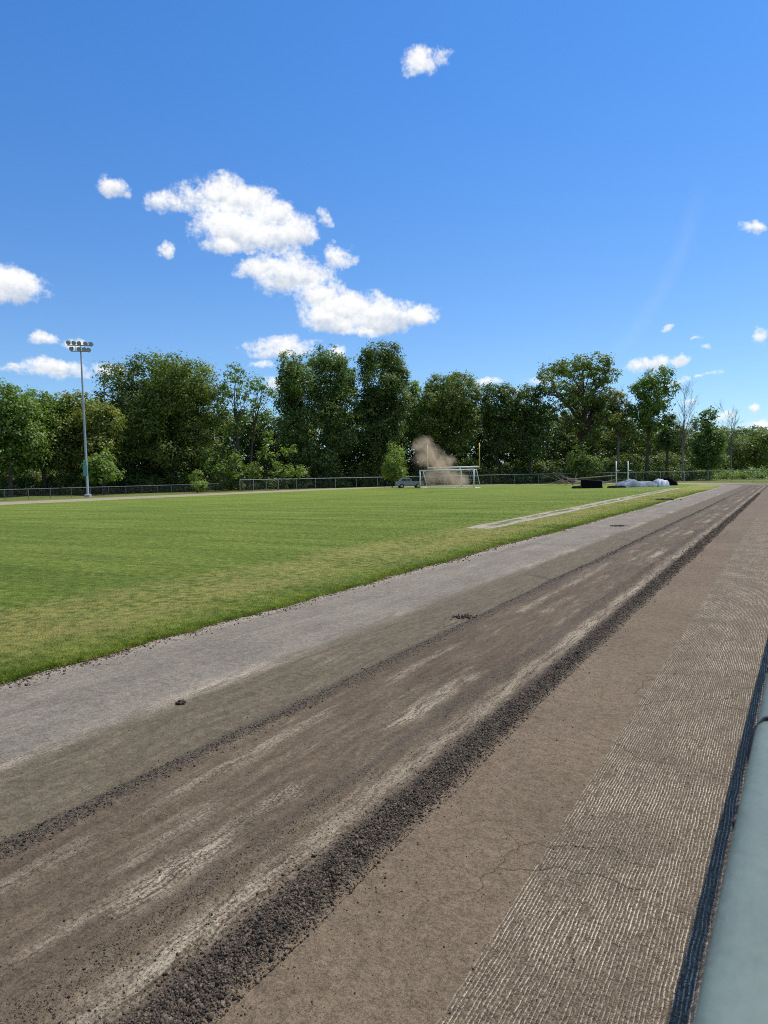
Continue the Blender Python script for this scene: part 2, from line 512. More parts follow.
# ------------------------------------------------------------------ gravel
def stone_material():
    m, g, out = new_mat('crushed_asphalt')
    t = g.node('ShaderNodeAttribute', out=2, attribute_name='tint')
    co = g.node('ShaderNodeNewGeometry', out=0)
    n = g.noise(co, 140, 3, .6)
    c = g.mix(t, (.030, .023, .016), (.185, .142, .100))
    c = g.mix(.5, c, g.mix(n, (.5, .5, .5), (1.5, 1.5, 1.5)), 'MULTIPLY')
    surf(g, out, c, .85, g.bump(n, .003), 0, .25)
    return m
MT_STONE = stone_material()
CUBE = np.array([(-1, -1, -1), (1, -1, -1), (1, 1, -1), (-1, 1, -1), (-1, -1, 1), (1, -1, 1), (1, 1, 1), (-1, 1, 1)], float)
CF = np.array([(3, 2, 1, 0), (4, 5, 6, 7), (0, 1, 5, 4), (1, 2, 6, 5), (2, 3, 7, 6), (3, 0, 4, 7)])


def stones(s, n, r, zoff=.35):
    N = len(s)
    v = CUBE[None] * rng.uniform(.45, 1.0, (N, 8, 3)) * rng.uniform(.55, 1.1, (N, 1, 3))
    q = rng.normal(size=(N, 4)); q /= np.linalg.norm(q, axis=1)[:, None]
    w, x, y, z = q.T
    R = np.stack([1 - 2 * (y * y + z * z), 2 * (x * y - z * w), 2 * (x * z + y * w), 2 * (x * y + z * w), 1 - 2 * (x * x + z * z), 2 * (y * z - x * w), 2 * (x * z - y * w), 2 * (y * z + x * w), 1 - 2 * (x * x + y * y)], -1).reshape(N, 3, 3)
    v = np.einsum('nij,nkj->nki', R, v) * r[:, None, None]
    px, py = oval(s, n)
    pz = track_profile(n, s) + r * zoff
    v += np.stack([px, py, pz], -1)[:, None, :]
    f = CF[None] + (np.arange(N) * 8)[:, None, None]
    return v.reshape(-1, 3), f.reshape(-1, 4), np.repeat(rng.random(N) ** 1.8, 8)


def cat(parts):
    vs, fs, ts = [], [], []; b = 0
    for v, f, t in parts:
        vs.append(v); fs.append(f + b); ts.append(t); b += len(v)
    return np.concatenate(vs), np.concatenate(fs), np.concatenate(ts)


def along(N, a, b): return a * np.exp(rng.random(N) * math.log(b / a))
def wobn(s): return (fbm(s * .35, s * 0 + 3.3, 3, 5) - .5) * .12

N = 110000; s = along(N, 1.0, 60)
r = np.exp(rng.normal(math.log(.0026), .5, N)).clip(.0012, .0105) * np.clip(s / 9, 1, 1.8)
wd = .75 + .6 * fbm(s * 1.1, s * 0 + 4, 3, 61)
p1 = stones(s, 4.535 - wobn(s) * .35 + rng.normal(0, .060, N).clip(-.17, .13) * wd, r)
N = 9000; s = along(N, 1.0, 50)
r = np.exp(rng.normal(math.log(.0022), .45, N)).clip(.0014, .008) * np.clip(s / 9, 1, 1.8)
p2 = stones(s, 4.5 - wobn(s) * .35 + np.abs(rng.normal(0, .16, N)) * np.where(rng.random(N) < .6, -1, 1), r)
v, f, t = cat([p1, p2])
tag(mesh_np('gravel', v, f, MT_STONE, attrs={'tint': t}), 'dark windrow of crushed asphalt running the length of the track', 'gravel', kind='stuff')
N = 14000; s = along(N, 1.5, 50)
r = np.exp(rng.normal(math.log(.0026), .45, N)).clip(.0013, .009) * np.clip(s / 9, 1, 1.8)
p1 = stones(s, 2.93 - wobn(s) + rng.normal(0, .048, N), r)
N = 9000; s = along(N, 1.0, 30); s = s[fbm(s * .5, s * 0 + 8, 3, 19) > .44]; N = len(s)
r = np.exp(rng.normal(math.log(.0019), .4, N)).clip(.001, .0045) * np.clip(s / 9, 1, 1.8)
p2 = stones(s, 4.07 - wobn(s) + rng.normal(0, .06, N), r)
v, f, t = cat([p1, p2])
tag(mesh_np('gravel', v, f, MT_STONE, attrs={'tint': t}), 'thin ridges of small dark clods left by the scraper mid track', 'gravel', kind='stuff')
N = 6000; s = along(N, 1.0, 30); n = rng.uniform(2.0, 5.9, N)
r = np.exp(rng.normal(math.log(.0021), .45, N)).clip(.001, .006) * np.clip(s / 9, 1, 1.6)
v, f, t = stones(s, n, r)
tag(mesh_np('gravel', v, f, MT_STONE, attrs={'tint': t}), 'loose crumbs scattered over the bare track', 'gravel', kind='stuff')


N = 7000; s = along(N, 2.2, 40)
rgs = (fbm(s * 2.2, s * 0, 4, 41) - .5) * .2 + (fbm(s * .18, s * 0 + 5, 3, 43) - .5) * .3
r = np.exp(rng.normal(math.log(.0048), .5, N)).clip(.002, .016) * np.clip(s / 9, 1, 1.6)
v, f, t = stones(s, rgs + .03 + rng.normal(0, .05, N) + (rng.random(N) < .25) * rng.random(N) * .25, r)
tag(mesh_np('gravel', v, f, MT_STONE, attrs={'tint': np.clip(t * .7 + .35, 0, 1)}), 'dry crumbs and clippings along the ragged edge of the lawn', 'gravel', kind='stuff')


def clod(name, label, u_, v_, rad, n, spread, flat=.6):
    """a lump of soil made of fused crumbs"""
    (x, y, _), d = on_ground(u_, v_)
    N = n
    s_ = y + rng.normal(0, spread, N); n_ = x - XG + rng.normal(0, spread, N)
    dist = np.hypot(s_ - y, n_ - (x - XG))
    rr = rad * rng.uniform(.35, 1, N) * np.exp(-dist / (spread * 3))
    vv, ff, tt = stones(s_, n_, rr, .6)
    c = np.array([x, y, 0])
    o = mesh_np(name, vv - c, ff, MT_STONE, attrs={'tint': tt * .4}); o.location = (x, y, 0)
    tag(o, label, 'clod' if name == 'dirt_clod' else 'gravel', kind=None if name == 'dirt_clod' else 'stuff')

clod('dirt_clod', 'dark clod of soil lying alone on the grey strip near the lawn', 181, 703, .03, 26, .022)
clod('gravel', 'low dark spill of clods mid track towards the bend', 664, 500, .10, 90, .40)
clod('gravel', 'small dark spill of clods on the scraped dirt halfway down the track', 619, 526, .045, 60, .15)
clod('gravel', 'dark crumb heap on the ridge of clods beside the grey strip', 465, 617, .024, 90, .085)

# ------------------------------------------------------------------ chain link, shared by all fences
MT_GALV = plain('galvanised_steel', (.34, .35, .36), .45, .75, .2, 9)
MT_WIRE = plain('fence_wire', (.11, .115, .12), .5, .6, .2, 9)
MT_DULL = plain('dull_weathered_pipe', (.16, .165, .17), .7, .2, .25, 4)
MT_TEAL = plain('teal_plastic_cap', (.120, .158, .140), .62, 0, .16, 9, .0012, .22)
MT_BLACK = plain('black_rubber', (.018, .018, .02), .6, 0, .3, 12)


def link_mesh(name, length, height, pitch, rad):
    mb = MB(); n = int(round(length / pitch)); rows = int(height / (pitch * .5))
    for i in range(n):
        pts = [(pitch * (i + .5) + (pitch * .5 if j % 2 else -.0) * 1.0 - pitch * .25, (.0025 if j % 2 else -.0025), .04 + j * pitch * .5) for j in range(rows + 1)]
        mb.tube(pts, rad, 3, False)
        pts2 = [(pitch * (i + .5) - (pitch * .5 if j % 2 else .0) + pitch * .75 - pitch * .5, (-.0025 if j % 2 else .0025), .04 + j * pitch * .5) for j in range(rows + 1)]
        mb.tube(pts2, rad, 3, False)
    o = mb.build(name, MT_WIRE)
    return o


def cyl_mesh(name, r, h, mat, n=10, dome=True):
    mb = MB()
    pts = [(0, 0, 0), (0, 0, h)]; rad = [r, r]
    if dome: pts += [(0, 0, h + r * .3), (0, 0, h + r * .55)]; rad += [r * 1.15, r * .3]
    mb.tube(pts, rad, n)
    return mb.build(name, mat, smooth=False)


def run_fence(root, pts, height, span, proto_mesh, proto_post, mesh_len, rail_mat, rail_r=.024, posts=True):
    """posts, link panels and rails as parts of one fence; pts is a polyline in root space"""
    P = [Vector((float(a), float(b), 0)) for a, b in pts]
    first = [True]
    for a, b in zip(P[:-1], P[1:]):
        L = (b - a).length; n = max(1, int(round(L / mesh_len)))
        ang = math.atan2(b.y - a.y, b.x - a.x)
        for i in range(n):
            q = a + (b - a) * (i / n)
            o = proto_mesh.copy(); COL.objects.link(o); o.parent = root; o.location = q; o.rotation_euler = (0, 0, ang)
            o.scale = (L / n / mesh_len, 1, 1)
            if posts:
                o = proto_post.copy(); COL.objects.link(o); o.parent = root; o.location = q
    if posts:
        o = proto_post.copy(); COL.objects.link(o); o.parent = root; o.location = P[-1]
    mb = MB(); mb.tube([(p.x, p.y, height) for p in P], rail_r, 8); mb.build('rail', rail_mat, root)


# --- near fence, the camera looks down over its top rail
za = 1.5
pA = on_ground(695, 1024, za)[0]; pB = on_ground(763, 700, za)[0]
dirn = (pB - pA); dirn[2] = 0; dirn /= np.linalg.norm(dirn)
perp = np.array([dirn[1], -dirn[0], 0])
RC = .0285
base = pA + perp * RC; base[2] = 0
ang = math.atan2(dirn[1], dirn[0])
nf = empty('chain_link_fence', base, ang, 'chain link fence with teal capped top rail right beside the camera', 'fence')
near_mesh = link_mesh('mesh', 3.0, za - .06, .06, .0019); near_post = cyl_mesh('post', .024, za - .04, MT_GALV, 12, False)
near_mesh.parent = nf; near_mesh.location = (-3.0, 0, 0)
near_post.parent = nf; near_post.location = (-3.0, 0, 0)
for k in range(0, 16):
    o = near_mesh.copy(); COL.objects.link(o); o.parent = nf; o.location = (k * 3.0, 0, 0)
    o = near_post.copy(); COL.objects.link(o); o.parent = nf; o.location = (k * 3.0 + 1.3, 0, 0)
mb = MB(); mb.tube([(-3, 0, za - .003), (48, 0, za - .003)], .02, 12); mb.build('rail', MT_GALV, nf, True)
mb = MB()
npt = 26                                            # slit plastic tube pushed over the rail
rows_ = []
ys = np.concatenate([np.arange(-3, 8, .1), np.arange(8, 48.1, 1.0)])
for yy in ys:
    sag = .0018 * math.sin(yy * 2.3) + .001 * math.sin(yy * 7.1)
    ring = []
    for k in range(npt):
        q = math.radians(-82 + 344 * k / (npt - 1))
        cq, sq = math.cos(q), math.sin(q); kk = (abs(cq) ** 3.6 + abs(sq) ** 3.6) ** (-1 / 3.6)
        ring.append((yy, cq * kk * RC, za + sq * kk * RC * .92 + sag))
    rows_.append(ring)
V = [p for r_ in rows_ for p in r_]
F = [(j * npt + k, j * npt + k + 1, (j + 1) * npt + k + 1, (j + 1) * npt + k) for j in range(len(ys) - 1) for k in range(npt - 1)]
cap = mesh_np('rail_cap', V, F, MT_TEAL, nf, True)
md = cap.modifiers.new('wall', 'SOLIDIFY'); md.thickness = .003
for k in range(24):                                  # ties under the cap
    yy = .35 + k * .62 + random.uniform(-.1, .1)
    mb = MB()
    mb.tube([(yy + random.uniform(-.004, .004), math.cos(q) * (RC + .004), za - .008 + math.sin(q) * (RC + .006)) for q in [math.radians(a) for a in range(190, 361, 17)]], .0035, 6)
    mb.tube([(yy, -.005, za - .036), (yy + .006, -.012, za - .055), (yy + .018, -.006, za - .07)], [.005, .004, .002], 6)
    mb.build('tie', MT_BLACK, nf)
# loose strap end curling over the cap
pt = on_ground(737, 742, za)[0]
d0 = float(np.dot(pt - base, dirn))
mb = MB()
mb.tube([(d0 - .03, RC * 1.02, za - .035), (d0 - .012, RC * 1.15, za - .01), (d0 + .012, RC * 1.02, za + .014), (d0 + .024, RC * .62, za + .028), (d0 + .028, .0, za + .034), (d0 + .03, -RC * .7, za + .028), (d0 + .03, -RC * 1.1, za + .0)], .0028, 8)
mb.build('strap', MT_BLACK, nf, True)

# --- far fences
far_mesh = link_mesh('mesh', 3.0, 1.2, .075, .0015); far_post = cyl_mesh('post', .034, 1.25, MT_DULL, 8)
fl = empty('chain_link_fence', (0, 0, 0), 0, 'low chain link fence with pipe rail behind the floodlight pole', 'fence')
p0 = on_ground(-80, 504.5)[0]; p1 = on_ground(5, 500.5)[0]; p2 = on_ground(222, 491)[0]
lf = [p1 + (p1 - p2) * .55, p1, p2]
run_fence(fl, [q[:2] for q in lf], 1.2, 3, far_mesh, far_post, 3.0, MT_DULL, .036)
bpy.data.objects.remove(far_mesh); bpy.data.objects.remove(far_post)
far_mesh = link_mesh('mesh', 3.0, 1.7, .075, .0015); far_post = cyl_mesh('post', .04, 1.78, MT_GALV, 8)
fb = empty('chain_link_fence', (0, 0, 0), 0, 'long chain link fence curving behind the far bend below the trees', 'fence')
sb = np.concatenate([[YB + math.pi * RB + 9], np.linspace(YB + math.pi * RB, YB, 28), np.arange(YB - 6, 48, -9)])
xx, yy = oval(sb, np.full(len(sb), 11.0))
run_fence(fb, list(zip(xx, yy)), 1.75, 3, far_mesh, far_post, 3.0, MT_GALV, .05)
bpy.data.objects.remove(far_mesh); bpy.data.objects.remove(far_post)


# ------------------------------------------------------------------ floodlight pole
MT_POLE = plain('weathered_galvanised_pole', (.30, .34, .36), .5, .35, .15, 3)
MT_LAMP = plain('lamp_housing', (.09, .10, .12), .4, .4, .2, 8)
MT_LENS = plain('lamp_glass', (.30, .32, .36), .12, .2, .15, 8)
MT_BOX = plain('teal_cabinet_paint', (.10, .26, .25), .5, 0, .15, 6)
pb, pd = on_ground(88, 497.3)
top = at(80.5, 345, pd)
PH = top[2]
lp = empty('floodlight_pole', pb, math.atan2(HR[1], HR[0]), 'tall grey floodlight pole with nine lamps standing left beyond the lawn', 'floodlight')
lean = float(np.dot(top - pb, HR))
lean_y = float(np.dot(top - pb, HF))
def pl(h): return (lean * h / PH, lean_y * h / PH, h)
mb = MB(); mb.tube([pl(0), pl(.02), pl(PH * .5), pl(PH * .98), pl(PH)], [.17, .16, .13, .085, .06], 12); mb.build('pole', MT_POLE, lp, True)
mb = MB(); mb.tube([(0, 0, 0), (0, 0, .35), (0, 0, .4)], [.42, .4, .3], 14); mb.build('footing', plain('concrete', (.33, .32, .30), .9), lp)
mb = MB(); c = pl(3.3); mb.box((c[0] + .05, -.28, 3.3), (.5, .3, 1.3), bev=.03); mb.box((c[0] + .05, -.29, 4.3), (.38, .26, .5), bev=.03)
cab = mb.build('control_cabinet', MT_BOX, lp)
mb = MB(); mb.box((c[0] + .22, -.445, 3.3), (.04, .04, .2)); mb.build('handle', MT_GALV, cab)
mb = MB()
cx_ = lean; cy_ = lean_y
for zz, hw in ((PH - .02, 1.55), (PH - .75, 1.15)):
    mb.tube([(cx_ - hw, cy_ - .14, zz + hw * .0), (cx_ + hw, cy_ - .14, zz - hw * .08)], .055, 6)
mb.tube([(cx_ - .6, cy_ - .14, PH), (cx_ - .6, cy_ - .14, PH - .75)], .03, 6); mb.tube([(cx_ + .6, cy_ - .14, PH - .04), (cx_ + .6, cy_ - .14, PH - .8)], .03, 6)
mb.build('crossarm', MT_GALV, lp)


def lamp(x, z, yaw):
    m = Matrix.Translation((x, cy_ - .3, z)) @ Matrix.Rotation(yaw, 4, 'Z') @ Matrix.Rotation(math.radians(28), 4, 'X')
    prof = [(.0, .12), (-.02, .17), (-.14, .22), (-.30, .27), (-.36, .26)]
    mb = MB(); n = 14; V = []
    for (yy, rr) in [(.12, .05)] + prof: V += [m @ Vector((math.cos(2 * math.pi * k / n) * rr, yy, math.sin(2 * math.pi * k / n) * rr)) for k in range(n)]
    F = [tuple(range(n))] + [(i * n + k, (i + 1) * n + k, (i + 1) * n + (k + 1) % n, i * n + (k + 1) % n) for i in range(len(prof)) for k in range(n)]
    mb.add(V, F); mb.tube([m @ Vector((-.28, -.1, .0)), m @ Vector((-.34, .1, .1)), m @ Vector((0, .2, .12))], .02, 5)
    o = mb.build('lamp_housing', MT_LAMP, lp)
    mb = MB(); V = [m @ Vector((math.cos(2 * math.pi * k / n) * .25, -.345, math.sin(2 * math.pi * k / n) * .285)) for k in range(n)] + [m @ Vector((0, -.325, 0))]
    mb.add(V, [(k, (k + 1) % n, n) for k in range(n)]); mb.build('lens', MT_LENS, o)
for k, x in enumerate((-1.18, -.55, .05, .80, 1.45)): lamp(cx_ + x, PH + .34 - .06 * k, (x) * .22)
for k, x in enumerate((-.86, .02, .62, 1.15)): lamp(cx_ + x, PH - .42 - .06 * k, (x) * .22)

# ------------------------------------------------------------------ goals
MT_WHITE = plain('white_paint', (.72, .72, .70), .45, 0, .12, 5)
MT_YEL = plain('yellow_paint', (.62, .50, .12), .45, 0, .12, 5)
MT_NET = plain('goal_net', (.55, .55, .53), .8, 0, .1, 9)
gd = 96.0
gc = at(446.5, 484, gd); gc[2] = 0.02
GW = 51.0 / FPX * gd / HR[0]; GH = at(446.5, 470.2, gd)[2]
sg = empty('soccer_goal', gc, 0, 'white soccer goal with sagging net on the far end of the lawn', 'goal')
hw = GW / 2
for sx in (-1, 1):
    mb = MB(); mb.tube([(sx * hw, 0, .0), (sx * hw, 0, GH)], .085, 10); mb.build('post', MT_WHITE, sg, True)
    mb = MB(); mb.tube([(sx * hw, 0, GH), (sx * hw, .9, GH)], .05, 8); mb.tube([(sx * hw, .9, GH), (sx * hw, 2.3, .05)], .05, 8); mb.tube([(sx * hw, 0, .05), (sx * hw, 2.3, .05)], .05, 8)
    mb.build('side_frame', MT_WHITE, sg, True)
mb = MB(); mb.tube([(-hw - .06, 0, GH), (hw + .06, 0, GH)], .085, 10); mb.build('crossbar', MT_WHITE, sg, True)
mb = MB(); mb.tube([(-hw, 2.3, .05), (hw, 2.3, .05)], .05, 8); mb.build('ground_bar', MT_WHITE, sg, True)
mb = MB()
for i in range(0, 31):
    x = -hw + GW * i / 30
    mb.tube([(x, .05, GH - .03), (x, .9, GH - .05 - .12 * math.sin(i)), (x, 1.6, GH * .48), (x, 2.28, .08)], .009, 3)
for j in range(12):
    t = j / 11; yy = .05 + 2.2 * t; zz = GH - .05 if yy < .9 else (GH - .05) * (1 - (yy - .9) / 1.4) + .06
    mb.tube([(-hw, yy, zz), (0, yy, zz - .1 * (1 - t)), (hw, yy, zz)], .009, 3)
mb.build('net', MT_NET, sg)
# field goal posts behind it
fd = 103.0
fc_ = at(453.2, 468.8, fd); fz = fc_[2] + .22
FW = 48.8 / FPX * fd / HR[0]; up = at(476.5, 443, fd - 2)[2]
fg = empty('football_goalpost', (fc_[0], fc_[1], 0), 0, 'tall yellow and white football goalpost rising behind the soccer goal', 'goalpost')
mb = MB(); xo = .9
mb.tube([(xo, 1.0, 0), (xo, 1.0, fz * .55), (xo, .8, fz * .85), (xo, .3, fz - .02), (xo, 0, fz)], .09, 10); mb.build('gooseneck', MT_WHITE, fg, True)
mb = MB(); mb.tube([(-FW / 2, 0, fz), (FW / 2, 0, fz)], .11, 10); mb.build('crossbar', MT_WHITE, fg, True)
for sx in (-1, 1):
    mb = MB(); mb.tube([(sx * FW / 2, 0, fz), (sx * FW / 2, 0, up)], .075, 10); mb.build('upright', MT_YEL, fg, True)

# ------------------------------------------------------------------ pickup behind the goal
MT_CAR = plain('silver_car_paint', (.24, .25, .29), .35, .3, .1, 3)
MT_GLASS = plain('car_glass', (.02, .025, .03), .1, 0, .1, 3, 0, .6)
MT_TYRE = plain('tyre', (.02, .02, .02), .8)
vd = 106.0
vc = at(409, 486, vd)
tr = empty('pickup_truck', (vc[0], vc[1], -.03), math.atan2(HR[1], HR[0]) + .12, 'small silver pickup truck parked behind the left post of the soccer goal', 'truck')
prof = [(-1.95, .45), (-2.0, .95), (-1.75, 1.05), (-.9, 1.1), (-.9, 1.1), (.1, 1.05), (2.0, 1.0), (2.05, .5)]
def extr(mb, prof, w, inset=0):
    n = len(prof)
    V = [(x, -w, z) for x, z in prof] + [(x, w, z) for x, z in prof]
    mb.add(V, [tuple(range(n)), tuple(range(2 * n - 1, n - 1, -1))] + [(i, (i + 1) % n + 0, (i + 1) % n + n, i + n)[::-1] for i in range(n)])
mb = MB(); extr(mb, [(-2.0, .42), (-2.06, .7), (-2.0, .98), (-1.7, 1.06), (.35, 1.08), (2.0, 1.02), (2.06, .9), (2.06, .42)], .82); mb.build('body', MT_CAR, tr)
mb = MB(); extr(mb, [(-1.65, 1.07), (-1.2, 1.5), (-1.0, 1.56), (.0, 1.56), (.28, 1.45), (.34, 1.085)], .72); cb = mb.build('cab', MT_CAR, tr)
for sy in (-1, 1):
    mb = MB(); mb.box((-.85, sy * .724, 1.3), (.75, .012, .3), bev=.004); mb.build('window', MT_GLASS, cb)
    mb = MB(); mb.box((-.12, sy * .724, 1.3), (.5, .012, .3), bev=.004); mb.build('window', MT_GLASS, cb)
    for sx in (-1.25, 1.3):
        mb = MB(); mb.tube([(sx, sy * .64, .36), (sx, sy * .86, .36)], .36, 16); w = mb.build('wheel', MT_TYRE, tr)
        mb = MB(); mb.tube([(sx, sy * .862, .36), (sx, sy * .875, .36)], .2, 12); mb.build('rim', MT_GALV, w)
    mb = MB(); mb.box((-2.045, sy * .6, .82), (.05, .28, .16), bev=.01); mb.build('headlight', MT_WHITE, tr)
mb = MB(); mb.box((-2.08, 0, .52), (.12, 1.6, .2), bev=.03); mb.box((2.1, 0, .52), (.12, 1.6, .2), bev=.03); mb.build('bumper', MT_GALV, tr)

# ------------------------------------------------------------------ jumping mats, standards, brush
MT_MATBLK = plain('black_vinyl', (.006, .006, .008), .85, 0, .25, 3, 0, .06)
MT_MATTOP = plain('grey_vinyl_top', (.16, .16, .17), .6, 0, .2, 3)
MT_TARP = plain('pale_blue_tarp', (.19, .24, .28), .6, 0, .35, 2.2, .1)
MT_TARPW = plain('white_tarp', (.58, .60, .62), .5, 0, .12, 2.2, .05)
rz = math.atan2(HR[1], HR[0])


def lumpy(name, mat, size, seed, parent=None, loc=(0, 0, 0), top=None, nx=26, ny=16):
    """a soft covered pad: rounded box whose top and sides sag"""
    L, W, H_ = size
    V = []; F = []
    X, Y = np.meshgrid(np.linspace(-1, 1, nx), np.linspace(-1, 1, ny))
    e = (1 - np.abs(X) ** 6) * (1 - np.abs(Y) ** 6)
    z = H_ * np.clip(e, 0, 1) ** .35 * (.72 + .5 * fbm(X * 2.2 + seed, Y * 1.6 + seed, 3, seed))
    if top is not None: z = z * top(X, Y)
    V = np.stack([X * L / 2 + loc[0], Y * W / 2 + loc[1], z + loc[2]], -1).reshape(-1, 3)
    i = (np.arange(ny - 1)[:, None] * nx + np.arange(nx - 1)[None]).ravel()
    F = np.stack([i, i + 1, i + nx + 1, i + nx], -1)
    return mesh_np(name, V, F, mat, parent, True)

bc, bd = on_ground(591.5, 488.3)
bx = empty('landing_mat', bc, rz + .05, 'thick black landing mat standing at the edge of the lawn', 'mat')
bw = 18.5 / FPX * bd; bh = 8.6 / FPX * bd
mb = MB(); extr(mb, [(-bw / 2, .024), (-bw / 2 + .05, bh), (bw / 2 - .1, bh * .86), (bw / 2, .024)], .7); mb.build('pad', MT_MATBLK, bx)
mb = MB(); extr(mb, [(-bw / 2 + .04, bh + .004), (-bw / 2 + .05, bh + .05), (bw / 2 - .09, bh * .86 + .05), (bw / 2 - .09, bh * .86 + .004)], .72); mb.build('cover', MT_MATTOP, bx)
fc2, fd2 = on_ground(578, 488.6)
fo = lumpy('flat_mat', MT_MATBLK, (1.25, 1.3, .28), 3, loc=(0, 0, .02)); fo.location = fc2; fo.rotation_euler = (0, 0, rz); tag(fo, 'low black mat lying at the left foot of the thick landing mat', 'mat')
fc2, fd2 = on_ground(616.5, 488.0)
fo = lumpy('flat_mat', MT_MATBLK, (1.9, 1.3, .25), 5, loc=(0, 0, .02)); fo.location = fc2; fo.rotation_euler = (0, 0, rz); tag(fo, 'low black mat lying in the grass left of the tarp covered pit', 'mat')
tc, td = on_ground(641, 487.4)
pit = empty('vault_pit', tc + HF * .8, rz, 'vault pit heaped under a pale blue grey tarp on the lawn', 'landing pit')
lumpy('tarp', MT_TARP, (5.0, 2.6, .74), 11, pit, (0, 0, .02), lambda X, Y: np.where(X < 0, .8 + .35 * np.exp(-((X + .35) / .3) ** 2), .95 - .35 * X) + .12 * np.sin(X * 9 + Y * 3))
lumpy('white_cover', MT_TARPW, (1.3, 2.3, .78), 17, pit, (2.5, -.25, .02), lambda X, Y: 1 + .08 * np.sin(X * 7 + Y * 4))
lumpy('black_cover', MT_MATBLK, (1.5, .9, .22), 23, pit, (-.9, .1, .60))
tc2, td2 = on_ground(671, 485.6)
mb = MB()
bz = lumpy('rubber_pad', MT_MATBLK, (1.55, 1.3, .9), 29, loc=(0, 0, .02), top=lambda X, Y: 1.0 - .35 * X); bz.location = tc2 + HF * .3; bz.rotation_euler = (0, 0, rz); tag(bz, 'black rubber pad slumped at the right end of the white covered pit', 'pad')
for (u0, v0, utop, vtop, dd, lab) in ((616.5, 484.5, 616, 461.5, 86.0, 'white vault standard on the left behind the low black mat'), (628.3, 484, 627.8, 461.5, 87.5, 'white vault standard on the right rising beside the pale tarp')):
    t_ = at(utop, vtop, dd); b_ = at(u0, v0, dd)
    o = empty('vault_standard', (b_[0], b_[1], .02), rz, lab, 'standard')
    mb = MB(); mb.tube([(0, 0, .03), (-.03, 0, t_[2])], [.085, .07], 10); mb.build('upright', MT_WHITE, o, True)
    mb = MB(); mb.box((0, 0, .05), (.9, .9, .1), bev=.02); mb.box((0, 0, .14), (.25, .25, .1), bev=.02); mb.build('base', MT_GALV, o)
    mb = MB(); mb.box((0, -.1, t_[2] * .62), (.16, .1, .22), bev=.02); mb.tube([(0, -.1, t_[2] * .62), (.35, -.1, t_[2] * .62)], .02, 6); mb.build('bar_bracket', MT_GALV, o)

MT_BARK = plain('bark', (.085, .070, .056), .95, 0, .35, 3, .05, .1)
MT_DEAD = plain('dead_wood', (.190, .170, .150), .95, 0, .25, 3, .05, .1)
MT_BRUSH = plain('dry_brush', (.260, .215, .165), .95, 0, .25, 3, .05, .1)


def branching(mb, p, d, length, r, depth, spread=.5, upb=.25, n=5, drop=0):
    pts = [Vector(p)]; d = Vector(d).normalized(); rad = [r]
    seg = 4
    for k in range(seg):
        d = (d + Vector((random.gauss(0, .16), random.gauss(0, .16), random.gauss(0, .12) + upb * .15))).normalized()
        pts.append(pts[-1] + d * length / seg); rad.append(r * (1 - .62 * (k + 1) / seg))
    mb.tube(pts, rad, n, False)
    if depth > 0:
        for c in range(random.randint(3, 5)):
            i = random.choice((1, 2, 2, 3, 3, 4, 4))
            a = random.uniform(0, 2 * math.pi)
            side = Vector((math.cos(a), math.sin(a), random.uniform(-.1, .5)))
            nd = (d + side * spread * random.uniform(.7, 1.4)).normalized()
            branching(mb, pts[i], nd, length * random.uniform(.45, .7), max(rad[i] * .66, .019), depth - 1, spread, upb, max(3, n - 1))

fb_ = at(590, 484, 101.0); fb_[2] = 0
br = empty('fallen_branch', fb_, rz, 'heap of bare brown fallen branches in front of the far fence', 'branch')
mb = MB()
for k in range(5):
    branching(mb, (random.uniform(-3.2, 2.5), random.uniform(-.4, .4), .25 + .3 * k / 5), (random.choice((-1, 1)), random.uniform(-.2, .2), random.uniform(.05, .25)), random.uniform(3.2, 5.2), .09, 2, .55, .05)
mb.tube([(-2.6, 0, .1), (-2.1, .1, 1.2), (-1.9, 0, 2.0)], [.1, .07, .04], 6)
mb.tube([(-3.4, -.3, .9), (3.6, -.2, 1.35)], .08, 6)
mb.build('limbs', MT_BRUSH, br)

# ------------------------------------------------------------------ trees
def leaf_material():
    m, g, out = new_mat('foliage')
    t = g.node('ShaderNodeAttribute', out=2, attribute_name='tint')
    oc = g.node('ShaderNodeObjectInfo', out=1)
    c = g.mix(1.0, oc, g.mix(t, (.96, 1.0, .84), (2.6, 2.4, 1.6)), 'MULTIPLY')
    p = g.n.new('ShaderNodeBsdfPrincipled'); g.put(p.inputs['Base Color'], c); p.inputs['Roughness'].default_value = .5; p.inputs['Specular IOR Level'].default_value = .35
    tr = g.n.new('ShaderNodeBsdfTranslucent'); g.put(tr.inputs[0], g.mix(1.0, c, (1.15, 1.25, .6), 'MULTIPLY'))
    mx = g.n.new('ShaderNodeMixShader'); mx.inputs[0].default_value = .42
    g.l.new(p.outputs[0], mx.inputs[1]); g.l.new(tr.outputs[0], mx.inputs[2]); g.l.new(mx.outputs[0], out.inputs[0])
    return m
MT_LEAF = leaf_material()


def leaf_quads(c, nrm, size):
    N = len(c)
    nrm = nrm / (np.linalg.norm(nrm, axis=1)[:, None] + 1e-9)
    r = rng.normal(size=(N, 3)); t = np.cross(nrm, r); t /= (np.linalg.norm(t, axis=1)[:, None] + 1e-9); b = np.cross(nrm, t)
    s = size[:, None]
    fold = nrm * s * rng.uniform(-.15, .35, (N, 1))
    V = np.stack([c - t * s, c + b * s * .62 + fold, c + t * s, c - b * s * .62 + fold], 1).reshape(-1, 3)
    return V


